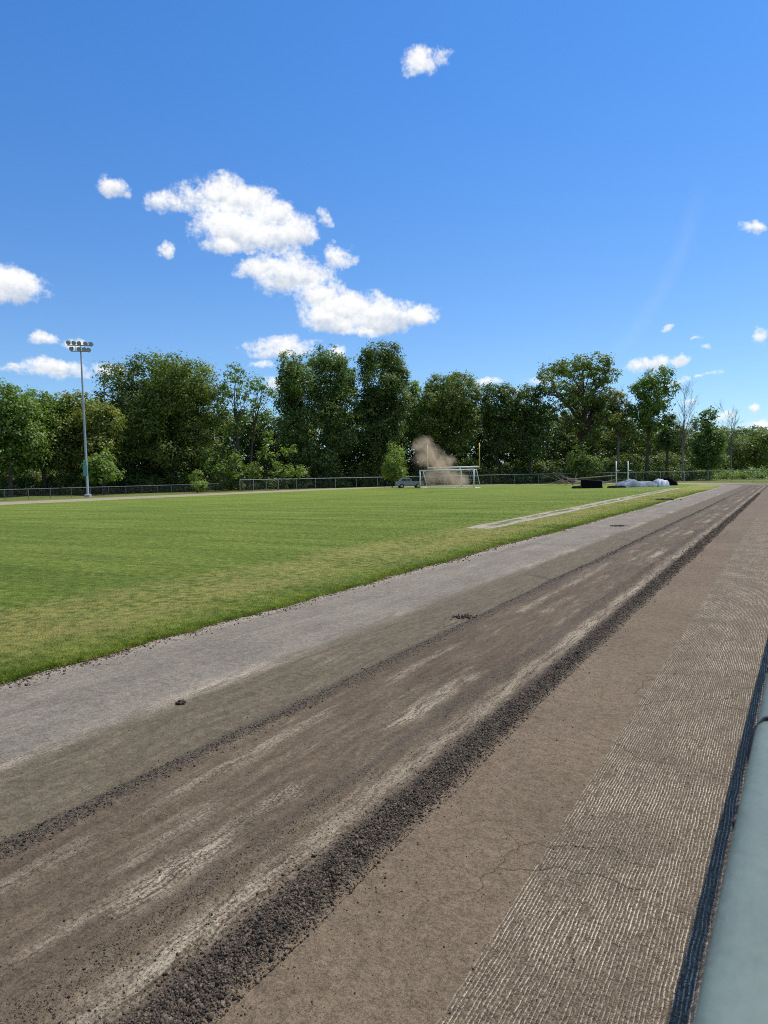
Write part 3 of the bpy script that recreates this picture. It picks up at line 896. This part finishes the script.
def lobe_leaves(c, rad, density, leaf, hollow=.5):
    """one bough: leaf clumps through an ellipsoid, thicker towards its skin"""
    rx, ry, rz_ = rad
    area = 4 * math.pi * ((rx * rz_) ** 1.6 / 3 + (rx * ry) ** 1.6 / 3 + (ry * rz_) ** 1.6 / 3) ** (1 / 1.6)
    N = int(area * density * .92 / (leaf * leaf * 1.24))
    ncl = int(np.clip(area / 1.5, 8, 60))
    d = rng.normal(size=(ncl, 3)); d /= np.linalg.norm(d, axis=1)[:, None]
    rr = hollow + (1 - hollow) * rng.random(ncl) ** .55
    cc = d * rr[:, None] * np.array([rx, ry, rz_])
    ct = rng.random(ncl) * .6
    wgt = rng.uniform(.3, 1.7, ncl); pick = rng.choice(ncl, N, p=wgt / wgt.sum())
    sg_ = (rx * ry * rz_) ** (1 / 3) * .17 + .16
    off = rng.normal(size=(N, 3)).clip(-1.6, 1.6) * sg_ * rng.uniform(.4, 1.25, (N, 1)); off[:, 2] *= .75
    p = cc[pick] + off
    nrm = d[pick] * .45 + off / (sg_ + 1e-6) * .55 + np.array([0, 0, .75]) + rng.normal(size=(N, 3)) * .5
    tint = np.clip(ct[pick] + rng.random(N) * .4, 0, 1)
    return leaf_quads(np.asarray(c) + p, nrm, leaf * rng.uniform(.55, 1.25, N)), np.repeat(tint, 4)


def quads(n): return np.arange(n * 4).reshape(-1, 4)


def tree(name, label, trunk_px, depth, lobes, colour, cat_='tree', dens=1.0, leaf=.235, trunk_r=.32, fork=.35, depth_fill=1.0, bare=0, group=None, seed=0, limb=1.0, base_v=None):
    """lobes: surveyed boughs (sight x, sight y, half width, half height); they get depth of their own"""
    global rng
    rng = np.random.default_rng(1000 + seed); random.seed(seed)
    foot = at(trunk_px, 480, depth); foot[2] = -.04
    R0 = empty(name, foot, 0, label, cat_, group)
    sc = depth / FPX
    cs = []
    allx = [l[0] for l in lobes]; width = (max(allx) - min(allx) + 20) * sc
    for (u, v, a, b) in lobes:
        c = at(u, v, depth) - foot
        dz = rng.uniform(-.32, .32) * width * depth_fill
        a *= 1.09; b *= 1.08
        cs.append((c + HF * dz, a * sc, b * sc))
        if depth_fill > 0 and a > 7:
            dz2 = -np.sign(dz) * rng.uniform(.15, .42) * width * depth_fill
            cs.append((c + HF * dz2 + np.array([0, 0, -b * sc * .25]), a * sc * .85, b * sc * .85))
    if dens >= .8:                                       # inner boughs knit the crown together
        for q in range(int(len(lobes) * 1.1)):
            i, j = rng.integers(0, len(cs), 2); t_ = rng.uniform(.3, .7)
            (c1, a1, b1), (c2, a2, b2) = cs[i], cs[j]
            cs.append((c1 * (1 - t_) + c2 * t_ - np.array([0, 0, .4]), (a1 + a2) * .42, (b1 + b2) * .42))
    Vs, Ts = [], []
    for (c, a, b) in cs:
        v_, t_ = lobe_leaves(c, (a * .95, a * .95, b * 1.0), dens, leaf)
        Vs.append(v_); Ts.append(t_)
    V = np.concatenate(Vs); T = np.concatenate(Ts)
    ok = V.reshape(-1, 4, 3)[:, :, 2].min(1) > .05
    V = V.reshape(-1, 4, 3)[ok].reshape(-1, 3); T = T.reshape(-1, 4)[ok].ravel()
    cr = mesh_np('crown' if cat_ == 'tree' else 'foliage', V, quads(len(V) // 4), MT_LEAF, R0, attrs={'tint': T})
    cr.color = (*colour, 1)
    mb = MB()
    zt = max(c[2] for c, a, b in cs); zb = min(c[2] for c, a, b in cs)
    mean = sum((c for c, a, b in cs)) / len(cs)
    h = max(zt * .93, 1.0)
    def axis(t):   # trunk centre line
        w = t ** 1.3
        return np.array([mean[0] * w + .25 * math.sin(t * 5 + seed) * t, mean[1] * w + .25 * math.cos(t * 4 + seed) * t, h * t])
    mb.tube([axis(t) for t in np.linspace(0, .97, 10)], [trunk_r * (1.35 if t == 0 else 1) * (1 - .88 * t) + .02 for t in np.linspace(0, .97, 10)], 8, False)
    for (c, a, b) in cs:
        t0 = float(np.clip((c[2] / h) * rng.uniform(.5, .84), .12 + fork * .3, .9))
        p0 = axis(t0); p3 = c + np.array([0, 0, b * .3])
        p1 = p0 + (p3 - p0) * .35 + np.array([0, 0, (p3[2] - p0[2]) * .05 + .25]) + rng.normal(size=3) * .25
        p2 = p0 + (p3 - p0) * .7 + rng.normal(size=3) * .3
        r_ = max(trunk_r * (1 - .8 * t0) * .55, .05) * limb
        mb.tube([p0, p1, p2, p3], [r_, r_ * .75, r_ * .5, r_ * .2], 5, False)
        for q in range(3):
            e = c + rng.normal(size=3) * np.array([a, a, b]) * .6
            mb.tube([p2, (p2 + e) / 2 + rng.normal(size=3) * .2, e], [r_ * .4, r_ * .28, .02], 4, False)
    for q in range(bare):
        t0 = rng.uniform(.55, .95); p0 = axis(t0)
        branching(mb, p0, (rng.normal() * .5, rng.normal() * .5, 1), h * rng.uniform(.16, .3), .06, 2, .5, .5)
    mb.build('trunk' if cat_ == 'tree' else 'stems', MT_BARK if not bare else MT_DEAD, R0)
    return R0


def dead_tree(name, label, px, depth, top_v, r, seed, spread=.32):
    random.seed(seed)
    foot = at(px, 480, depth); foot[2] = -.04
    H_ = (at(px, top_v, depth))[2]
    R0 = empty(name, foot, 0, label, 'tree')
    mb = MB()
    pts = [Vector((.25 * math.sin(t * 4 + seed) * t, .2 * t, H_ * .72 * t)) for t in np.linspace(0, 1, 7)]
    rad = [r * (1 - .75 * t) for t in np.linspace(0, 1, 7)]
    mb.tube(pts, rad, 7, False)
    mb.build('trunk', MT_DEAD, R0)
    mb = MB()
    for k in range(18):
        i = random.choice((2, 3, 3, 4, 4, 5, 5, 6, 6))
        a = random.uniform(0, 2 * math.pi)
        branching(mb, pts[i], (math.cos(a) * spread, math.sin(a) * spread, 1), H_ * random.uniform(.18, .3), rad[i] * .5, 2, .35, .5, 4)
    mb.build('branches', MT_DEAD, R0)

OAK = (.085, .118, .034); MAPLE = (.082, .132, .034); OLIVE = (.125, .148, .046); DARK = (.062, .098, .036); LITE = (.108, .160, .040); POP = (.080, .122, .042)
tree('maple_tree', 'leafy green tree at the far left end of the tree line', 10, 97, [(-12, 404, 22, 20), (10, 398, 18, 16), (28, 412, 14, 15), (4, 428, 26, 18), (26, 438, 18, 18), (-2, 456, 28, 16)], MAPLE, seed=1)
tree('maple_tree', 'shorter round tree between the left end tree and the floodlight pole', 44, 104, [(38, 402, 14, 12), (52, 410, 13, 12), (44, 430, 19, 15), (42, 452, 20, 15)], MAPLE, seed=2)
tree('ash_tree', 'olive green tree directly behind the floodlight pole', 72, 108, [(64, 406, 15, 12), (78, 405, 15, 12), (86, 418, 12, 12), (72, 430, 21, 15), (68, 453, 20, 15)], OLIVE, seed=3)
tree('ash_tree', 'olive tree tucked against the left side of the great oak', 104, 106, [(98, 414, 15, 12), (112, 420, 13, 13), (104, 438, 18, 14), (100, 458, 18, 13)], (.128, .150, .048), seed=4)
tree('oak_tree', 'great broad oak with a wide domed crown right of the floodlight pole', 172, 118, [(130, 380, 18, 14), (160, 369, 24, 11), (190, 371, 22, 12), (211, 388, 15, 15), (120, 397, 14, 13), (150, 394, 24, 17), (182, 396, 26, 18), (214, 412, 12, 16), (127, 418, 17, 15), (160, 424, 24, 15), (200, 430, 20, 15), (140, 446, 20, 14), (182, 452, 24, 13), (212, 454, 12, 12)], OAK, trunk_r=.6, seed=5)
tree('locust_tree', 'thin sparse tree with a lean trunk left of the narrow sky gap', 240, 116, [(236, 374, 11, 8), (226, 388, 7, 9), (245, 393, 8, 8), (240, 412, 9, 9), (231, 428, 9, 8)], MAPLE, dens=.5, trunk_r=.26, seed=7, limb=1.3)
tree('locust_tree', 'sparse leaning tree with forked bare limbs at the narrow sky gap', 248, 119, [(258, 383, 11, 9), (268, 392, 7, 7), (256, 404, 8, 7), (265, 414, 8, 7)], MAPLE, dens=.45, trunk_r=.26, seed=8, limb=1.3)
tree('poplar_tree', 'tall tree forming the left shoulder of the central clump', 300, 129, [(291, 365, 12, 11), (301, 378, 17, 14), (285, 386, 9, 13), (296, 404, 18, 15), (292, 428, 16, 15), (300, 450, 16, 13)], POP, seed=10)
tree('poplar_tree', 'tall rounded tree in the middle of the central clump', 325, 132, [(318, 359, 12, 10), (334, 361, 13, 12), (348, 372, 9, 12), (325, 384, 19, 16), (345, 394, 14, 15), (328, 414, 19, 15), (340, 438, 17, 14), (325, 458, 16, 12)], POP, seed=11)
tree('poplar_tree', 'tallest dark tree left of the dust cloud', 384, 135, [(377, 353, 14, 10), (392, 357, 12, 12), (366, 362, 9, 11), (402, 374, 8, 11), (380, 378, 21, 17), (398, 398, 13, 15), (370, 404, 16, 15), (389, 424, 17, 17), (373, 438, 14, 14), (387, 458, 15, 13)], DARK, dens=1.15, seed=12)
tree('ash_tree', 'small pale green tree squeezed beside the tallest dark tree', 416, 139, [(412, 388, 9, 9), (418, 404, 11, 12), (412, 424, 11, 11), (420, 440, 9, 9)], (.105, .16, .045), seed=13)
tree('oak_tree', 'round crowned tree standing above the dust cloud', 448, 139, [(438, 384, 12, 9), (456, 381, 14, 9), (470, 393, 11, 13), (429, 398, 10, 12), (450, 402, 19, 15), (468, 417, 12, 13), (438, 424, 18, 13), (458, 440, 16, 12)], OAK, seed=14)
tree('maple_tree', 'dark tree right above the football goalpost upright', 498, 139, [(491, 391, 10, 8), (505, 391, 10, 9), (512, 403, 9, 11), (488, 407, 9, 12), (500, 417, 16, 13), (500, 439, 16, 13)], DARK, seed=15)
tree('maple_tree', 'dark tree left of the big open oak over the black mat', 530, 137, [(527, 393, 12, 8), (540, 401, 10, 11), (522, 411, 10, 12), (536, 424, 14, 13), (530, 444, 16, 12)], DARK, seed=16)
tree('oak_tree', 'big open oak with dark spreading limbs and sky showing through', 581, 132, [(553, 371, 11, 8), (571, 365, 14, 8), (590, 366, 13, 8), (603, 376, 9, 9), (547, 385, 8, 7), (567, 384, 12, 7), (592, 387, 12, 8), (581, 401, 10, 6), (600, 403, 10, 8), (562, 403, 7, 5), (556, 414, 7, 6), (598, 420, 11, 7), (571, 426, 9, 6), (610, 412, 7, 6), (585, 436, 10, 7)], OAK, dens=.95, trunk_r=.42, fork=.8, limb=1.5, seed=17)
tree('ash_tree', 'half dead tree with grey twigs above its leaves beside the open oak', 617, 131, [(614, 398, 10, 9), (626, 408, 9, 9), (611, 420, 10, 9), (622, 430, 10, 9)], (.11, .125, .045), dens=.85, trunk_r=.3, bare=12, limb=1.3, seed=18)
tree('maple_tree', 'round bushy tree right of the half dead tree', 646, 128, [(655, 377, 12, 8), (643, 388, 10, 9), (667, 389, 8, 9), (655, 403, 14, 10), (640, 413, 10, 9), (650, 424, 11, 8)], MAPLE, dens=1.05, trunk_r=.34, limb=1.3, seed=19)
tree('alder_tree', 'small dark tree under the right side of the round bushy tree', 667, 128, [(668, 420, 8, 7), (670, 432, 9, 8), (664, 441, 9, 8)], DARK, seed=20)
dead_tree('dead_tree', 'bare grey dead tree with upright twigs right of the bushy tree', 683, 126, 390, .26, 3)
tree('alder_tree', 'narrow dark conical tree between the two bare dead trees', 708, 130, [(708, 414, 7, 6), (705, 424, 10, 8), (713, 436, 12, 9), (702, 444, 11, 10), (709, 457, 14, 10)], (.068, .112, .034), seed=21)
dead_tree('dead_tree', 'small bare dead tree near the right end of the tree line', 731, 138, 412, .2, 9)
tree('oak_tree', 'low rounded tree at the right end of the tree line', 757, 165, [(752, 440, 11, 9), (738, 447, 9, 8), (766, 438, 12, 9), (756, 455, 16, 9)], OAK, seed=22)
# shrubs one can tell apart
tree('shrub', 'bright yellow green bush under the narrow sky gap', 278, 114, [(254, 470, 8, 7), (262, 453, 6, 8), (268, 437, 5, 7), (283, 470, 10, 6), (290, 452, 6, 8), (301, 472, 8, 5), (276, 458, 6, 6)], (.112, .165, .042), 'shrub', trunk_r=.08, seed=30, dens=.62, depth_fill=.5)
tree('shrub', 'bright green bush below the right side of the great oak', 222, 113, [(212, 456, 7, 9), (224, 448, 6, 7), (234, 460, 8, 9), (220, 468, 9, 8), (236, 472, 7, 6)], (.088, .138, .036), 'shrub', trunk_r=.08, seed=31, dens=.65)
tree('shrub', 'small pale bush growing through the right end of the low fence', 197, 102, [(196, 477, 6, 7), (199, 484, 7, 5)], LITE, 'shrub', trunk_r=.05, leaf=.12, seed=32)
tree('shrub', 'pale green bush just left of the silver pickup', 392, 112, [(395, 455, 9, 12), (390, 470, 9, 9), (400, 474, 8, 7)], LITE, 'shrub', trunk_r=.06, leaf=.16, seed=33)
tree('shrub', 'leafy bush between the floodlight pole and the great oak', 103, 99, [(98, 462, 12, 12), (110, 470, 10, 9), (94, 474, 9, 7)], (.092, .142, .038), 'shrub', trunk_r=.06, seed=34)
tree('shrub', 'mid green bush behind the heap of fallen branches', 584, 118, [(578, 455, 9, 10), (590, 462, 9, 9), (583, 468, 12, 7)], (.060, .094, .030), 'shrub', trunk_r=.06, seed=35)


def mass(name, label, cat_, spots, leaf, dens, colour, seed):
    """uncountable foliage: many low boughs in one mesh"""
    global rng
    rng = np.random.default_rng(seed)
    Vs, Ts = [], []
    for (c, rad) in spots:
        v_, t_ = lobe_leaves(c, rad, dens, leaf); Vs.append(v_); Ts.append(t_)
    V = np.concatenate(Vs); T = np.concatenate(Ts)
    ok = V.reshape(-1, 4, 3)[:, :, 2].min(1) > -.02
    V = V.reshape(-1, 4, 3)[ok].reshape(-1, 3); T = T.reshape(-1, 4)[ok].ravel()
    o = mesh_np(name, V, quads(len(V) // 4), MT_LEAF, attrs={'tint': T}); o.color = (*colour, 1)
    return tag(o, label, cat_, kind='stuff')

rg2 = np.random.default_rng(99)
sp = []
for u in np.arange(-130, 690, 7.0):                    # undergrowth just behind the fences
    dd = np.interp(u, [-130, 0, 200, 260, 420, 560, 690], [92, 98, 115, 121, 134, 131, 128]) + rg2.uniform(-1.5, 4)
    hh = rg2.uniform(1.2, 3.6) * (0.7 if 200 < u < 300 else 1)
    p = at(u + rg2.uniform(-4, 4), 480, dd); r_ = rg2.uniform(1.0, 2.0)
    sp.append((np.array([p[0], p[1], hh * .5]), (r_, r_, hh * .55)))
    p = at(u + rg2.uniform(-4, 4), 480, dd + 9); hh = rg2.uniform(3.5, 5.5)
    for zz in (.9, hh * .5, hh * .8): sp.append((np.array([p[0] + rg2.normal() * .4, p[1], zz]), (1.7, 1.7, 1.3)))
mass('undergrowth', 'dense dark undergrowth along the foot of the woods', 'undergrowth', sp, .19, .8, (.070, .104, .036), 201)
sp = []
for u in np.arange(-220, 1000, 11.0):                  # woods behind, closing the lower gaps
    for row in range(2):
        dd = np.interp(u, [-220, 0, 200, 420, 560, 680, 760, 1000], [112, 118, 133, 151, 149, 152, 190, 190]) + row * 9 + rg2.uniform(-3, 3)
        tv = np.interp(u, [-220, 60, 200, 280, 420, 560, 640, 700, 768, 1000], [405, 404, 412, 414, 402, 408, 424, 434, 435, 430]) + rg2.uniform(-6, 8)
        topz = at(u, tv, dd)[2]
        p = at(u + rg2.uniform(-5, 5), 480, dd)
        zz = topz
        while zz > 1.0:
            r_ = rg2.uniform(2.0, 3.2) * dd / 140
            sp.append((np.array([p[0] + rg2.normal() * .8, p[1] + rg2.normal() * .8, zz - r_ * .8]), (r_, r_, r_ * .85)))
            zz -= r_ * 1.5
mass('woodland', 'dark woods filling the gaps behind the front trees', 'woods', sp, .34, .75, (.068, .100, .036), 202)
sp = []
for u in np.arange(560, 1100, 6.0):                    # wooded rise far off on the right
    dd = 300 + rg2.uniform(-15, 15)
    tv = np.interp(u, [560, 700, 768, 1100], [432, 431, 427, 422]) + rg2.uniform(-2.5, 3)
    topz = at(u, tv, dd)[2]; p = at(u, 470, dd); zz = topz
    while zz > 2:
        r_ = rg2.uniform(4, 5.5); sp.append((np.array([p[0], p[1], zz - r_ * .8]), (r_, r_, r_ * .8))); zz -= r_ * 1.5
mass('woodland', 'distant wooded rise showing over the right end of the tree line', 'woods', sp, .7, .7, (.075, .108, .045), 203)
sp = []
for u in np.arange(640, 1000, 5.0):                    # bright low scrub in the sun beyond the bend
    dd = 134 + rg2.uniform(-5, 9); p = at(u + rg2.uniform(-3, 3), 478, dd); hh = rg2.uniform(.8, 2.6)
    sp.append((np.array([p[0], p[1], hh * .45]), (1.6, 1.6, hh * .5)))
mass('scrub', 'low sunlit scrub beyond the bend under the right hand trees', 'scrub', sp, .2, .7, (.115, .165, .040), 204)

# ------------------------------------------------------------------ dust
m, g, out = new_mat('kicked_up_dust')
co = g.node('ShaderNodeTexCoord', out=3)
lob = None
for (x, z, y, r_) in ((-3.4, 6.3, 0, 1.5), (-2.6, 6.9, 0, 1.3), (-3.0, 4.6, 0, 1.7), (-1.9, 5.6, 0, 1.6), (-1.6, 4.3, 0, 1.9), (-.4, 3.6, 0, 2.0), (.2, 2.3, 0, 2.1), (1.7, 1.5, 0, 1.9), (2.6, .9, 0, 1.6), (-1.6, 1.6, 0, 1.8), (1.2, 4.1, .3, 1.0)):
    q = g.vm('LENGTH', g.vm('MULTIPLY', g.vm('SUBTRACT', co, (x, y, z)), (1 / r_, 1 / r_, 1 / r_)), out=1)
    lob = q if lob is None else g.node('ShaderNodeMath', {0: lob, 1: q, 2: .25}, operation='SMOOTH_MIN')
cx3, cy3, cz3 = g.sep(co)
nz = g.noise(co, .62, 5, .62) * .6 + g.noise(g.vec((cx3 + cz3 * .55) * 1.5, cy3 * .8, (cz3 - cx3 * .55) * .35), 1.0, 5, .62) * .4
den = g.sst(-.05, 1.0, (1.0 - lob) + (nz - .5) * 2.3) * .55
pv = g.n.new('ShaderNodeVolumePrincipled')
g.put(pv.inputs['Color'], (.88, .73, .55)); g.put(pv.inputs['Density'], den); pv.inputs['Anisotropy'].default_value = .1
g.l.new(pv.outputs[0], out.inputs['Volume'])
dc = at(443, 486, 103.5); dc[2] = 0
mb = MB(); n = 12
prof = [(0.02, 3.6), (1.6, 4.8), (3.6, 4.8), (5.8, 4.6), (8.4, 3.2)]
V = []
for (zz, rr) in prof: V += [(math.cos(2 * math.pi * k / n) * rr - (zz - 2) * .15, math.sin(2 * math.pi * k / n) * rr * .62, zz) for k in range(n)]
F = [(i * n + k, i * n + (k + 1) % n, (i + 1) * n + (k + 1) % n, (i + 1) * n + k) for i in range(len(prof) - 1) for k in range(n)] + [tuple(range(n - 1, -1, -1)), tuple((len(prof) - 1) * n + k for k in range(n))]
mb.add(V, F)
du = mb.build('dust_cloud', m); du.location = dc; du.rotation_euler = (0, 0, rz)
tag(du, 'tan cloud of dust blown up behind the soccer goal', 'dust', kind='stuff')

# ------------------------------------------------------------------ sky, clouds, sun
SUN_EL, SUN_AZ = 62.0, 26.0                      # azimuth measured from the track direction towards the right
w = bpy.data.worlds.new('World'); scene.world = w; w.use_nodes = True
w.node_tree.nodes.clear(); g = G(w.node_tree)
sky = g.node('ShaderNodeTexSky', sky_type='NISHITA', sun_disc=False, sun_elevation=math.radians(SUN_EL), sun_rotation=math.radians(SUN_AZ), altitude=250, air_density=1.0, dust_density=.35, ozone_density=1.6)
dirv = g.node('ShaderNodeTexCoord', out=0)
nx, ny, nz = g.sep(g.vm('NORMALIZE', dirv))
az = g.math('ARCTAN2', nx, ny) * 57.29578
el = g.math('ARCSINE', nz) * 57.29578
p = g.vec(az, el)
SKYGRADE = dict(sat=1.25, val=1.0, gamma=1.0)
def azel(u, v):
    r_ = M @ np.array([(u - 384) / FPX, (512 - v) / FPX, -1.0]); r_ /= np.linalg.norm(r_)
    return math.degrees(math.atan2(r_[0], r_[1])), math.degrees(math.asin(r_[2]))
CLOUDS = [  # surveyed puffs: sight x, y, half width, half height, strength
    (165, 203, 22, 12, 1), (196, 196, 24, 14, 1), (222, 192, 26, 15, 1.1), (246, 202, 26, 18, 1.2), (272, 215, 26, 16, 1.1), (235, 226, 36, 22, 1.2), (260, 236, 34, 16, 1.2), (295, 232, 20, 15, 1.1), (225, 245, 22, 10, 1),
    (325, 218, 8, 13, .75), (340, 258, 16, 14, .85), (330, 246, 8, 8, .6), (262, 268, 26, 14, 1), (290, 275, 34, 19, 1.15), (320, 295, 26, 16, 1.1), (346, 310, 36, 17, 1.2), (378, 318, 40, 15, 1.2), (412, 317, 26, 11, 1.1), (335, 322, 28, 12, 1.1), (360, 332, 26, 7, .9),
    (113, 187, 16, 11, .95), (167, 250, 9, 11, .85), (424, 60, 22, 17, .95), (440, 53, 22, 8, .6), (412, 70, 14, 12, .8), (12, 284, 32, 18, 1.15), (-20, 278, 34, 18, 1.1),
    (283, 347, 36, 11, 1), (268, 352, 24, 8, .85), (262, 366, 18, 6, .6), (338, 352, 10, 8, .8), (45, 338, 18, 9, .7), (72, 342, 16, 7, .5), (55, 369, 42, 11, .9), (20, 368, 26, 6, .6), (110, 370, 26, 8, .75), (285, 385, 22, 10, .8),
    (754, 228, 15, 7, .9), (762, 338, 10, 10, .9), (668, 328, 8, 5, .75), (693, 338, 14, 3, .5), (706, 349, 9, 4, .65), (650, 364, 24, 8, .85), (678, 361, 12, 5, .8), (675, 380, 18, 6, .7), (716, 372, 18, 5, .65), (698, 375, 8, 3, .5), (688, 403, 12, 5, .6), (725, 415, 12, 6, .7), (757, 407, 8, 5, .7), (760, 425, 26, 8, .6), (490, 382, 16, 5, .6), (540, 382, 26, 6, .5), (520, 395, 30, 10, .6)]
warp = g.node('ShaderNodeTexNoise', {'Vector': p, 'Scale': .55, 'Detail': 5.0, 'Roughness': .6}, out=1)
pw = g.vm('ADD', p, g.vm('MULTIPLY', g.vm('SUBTRACT', warp, (.5, .5, .5)), (2.0, 1.6, 0)))
field = None; field2 = None
for (u, v, a, b, k) in CLOUDS:
    ca, ce = azel(u, v)
    a1, e1 = azel(u + a, v); a2, e2 = azel(u, v - b)
    ra = max(math.hypot(a1 - ca, e1 - ce), .2); rb = max(math.hypot(a2 - ca, e2 - ce), .15)
    d_ = g.vm('MULTIPLY', g.vm('SUBTRACT', pw, (ca, ce, 0)), (1 / ra, 1 / rb, 0))
    k = max(k, .68)
    q = g.math('MULTIPLY_ADD', g.vm('DOT_PRODUCT', d_, d_, out=1), -.62 * k ** -.5, k)
    q2 = g.math('MULTIPLY_ADD', g.sep(d_)[1], .34, q)
    field2 = q2 if field2 is None else g.node('ShaderNodeMath', {0: field2, 1: q2, 2: .18}, operation='SMOOTH_MAX')
    if field is None: field = q
    else: field = g.node('ShaderNodeMath', {0: field, 1: q, 2: .18}, operation='SMOOTH_MAX')
n0 = g.noise(p, .33, 3, .5)
n1 = g.noise(p, .8, 7, .62)
n2 = g.noise(p, 2.6, 6, .65)
nw = g.noise(g.vm('MULTIPLY', p, (.7, 1.5, 1)), .55, 4, .55)
den = field - .30 + (n1 - .5) * 1.6 + (nw - .5) * 1.1 + (n2 - .5) * .75
alpha = g.sst(-.18, .70, den)
ps = g.vm('ADD', p, (.35, .55, 0))
n1s = g.noise(ps, .8, 7, .62); n2s = g.noise(ps, 2.6, 6, .65)
relief = (n1 - n1s) * 1.7 + (n2 - n2s) * .45
body = g.sst(.2, 1.1, field)
tops = (field2 - field) * 2.6
shade = g.sst(-.70, .50, relief * .8 + (n0 - .5) * .8 + tops + .12 + (1.0 - alpha) * .5)
ccol = g.mix(shade, (6.0, 6.7, 7.8), (10.3, 10.3, 10.2))
hs = g.n.new('ShaderNodeHueSaturation'); lowk = g.sst(0.0, 34.0, el)
graded = g.mix(1.0, sky, g.mix(lowk, (.92, 1.16, 1.42), (.62, 1.17, 1.76)), 'MULTIPLY')
g.put(hs.inputs['Color'], graded); hs.inputs['Saturation'].default_value = 1.02; hs.inputs['Value'].default_value = 1.0
skyc = S(g, hs.outputs[0])
# thin old trail on the right
ta, te = azel(655, 285)
t1 = azel(620, 350); t2 = azel(695, 200)
dx_, dy_ = t2[0] - t1[0], t2[1] - t1[1]; L_ = math.hypot(dx_, dy_); dx_, dy_ = dx_ / L_, dy_ / L_
rel = g.vm('SUBTRACT', p, (t1[0], t1[1], 0))
al = g.vm('DOT_PRODUCT', rel, (dx_, dy_, 0), out=1); ac = g.vm('DOT_PRODUCT', rel, (-dy_, dx_, 0), out=1)
ac = ac + g.math('SINE', al * .26) * .75
trail = g.sst(1.0, 0.0, g.math('ABSOLUTE', ac)) * g.band(0, L_, 2.0, al) * .045 * n1 * 2.0
skyc = g.mix(trail, skyc, (9, 9.2, 9.6))
final = g.mix(alpha * .97, skyc, ccol)
# unseen broken cloud added behind the camera to whiten and lift the fill light
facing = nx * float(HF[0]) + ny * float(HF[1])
fill_cov = g.noise(g.vm('MULTIPLY', dirv, (1, 1, 1.8)), 2.6, 6, .58)
fill_cov = g.sst(.47, .62, fill_cov) * g.sst(.10, -.25, facing)
final = g.mix(fill_cov * .92, final, g.mix(g.noise(dirv, 5.0, 5, .6), (6.5, 6.9, 7.6), (10, 10, 9.9)))
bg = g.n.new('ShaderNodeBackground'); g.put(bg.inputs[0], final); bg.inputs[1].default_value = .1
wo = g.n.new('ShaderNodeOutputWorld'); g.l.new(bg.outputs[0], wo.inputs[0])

sl = bpy.data.lights.new('sun', 'SUN'); sl.energy = 5.0; sl.angle = math.radians(.53); sl.color = (1, .94, .85)
so = bpy.data.objects.new('sun', sl); COL.objects.link(so)
sd_ = Vector((math.sin(math.radians(SUN_AZ)) * math.cos(math.radians(SUN_EL)), math.cos(math.radians(SUN_AZ)) * math.cos(math.radians(SUN_EL)), math.sin(math.radians(SUN_EL))))
so.rotation_euler = sd_.to_track_quat('Z', 'Y').to_euler(); so.location = sd_ * 50

# ------------------------------------------------------------------ camera
cd = bpy.data.cameras.new('camera'); co_ = bpy.data.objects.new('camera', cd); COL.objects.link(co_)
cd.sensor_fit = 'VERTICAL'; cd.sensor_height = 36.0; cd.lens = 36.0 * FPX / 1024.0
cd.clip_start = .02; cd.clip_end = 6000
cd.dof.use_dof = True; cd.dof.focus_distance = 4.6; cd.dof.aperture_fstop = 8.0
co_.matrix_world = Matrix([[M[0, 0], M[0, 1], M[0, 2], 0], [M[1, 0], M[1, 1], M[1, 2], 0], [M[2, 0], M[2, 1], M[2, 2], EYE], [0, 0, 0, 1]])
scene.camera = co_
scene.render.engine = 'CYCLES'
scene.cycles.use_denoising = False
scene.cycles.pixel_filter_type = 'BLACKMAN_HARRIS'
scene.cycles.filter_width = 1.0
scene.cycles.volume_bounces = 3
scene.cycles.max_bounces = 6
scene.cycles.transparent_max_bounces = 6
vs = scene.view_settings
vs.view_transform = 'Standard'; vs.look = 'None'; vs.gamma = 1.0; vs.exposure = 0.0; vs.use_curve_mapping = False
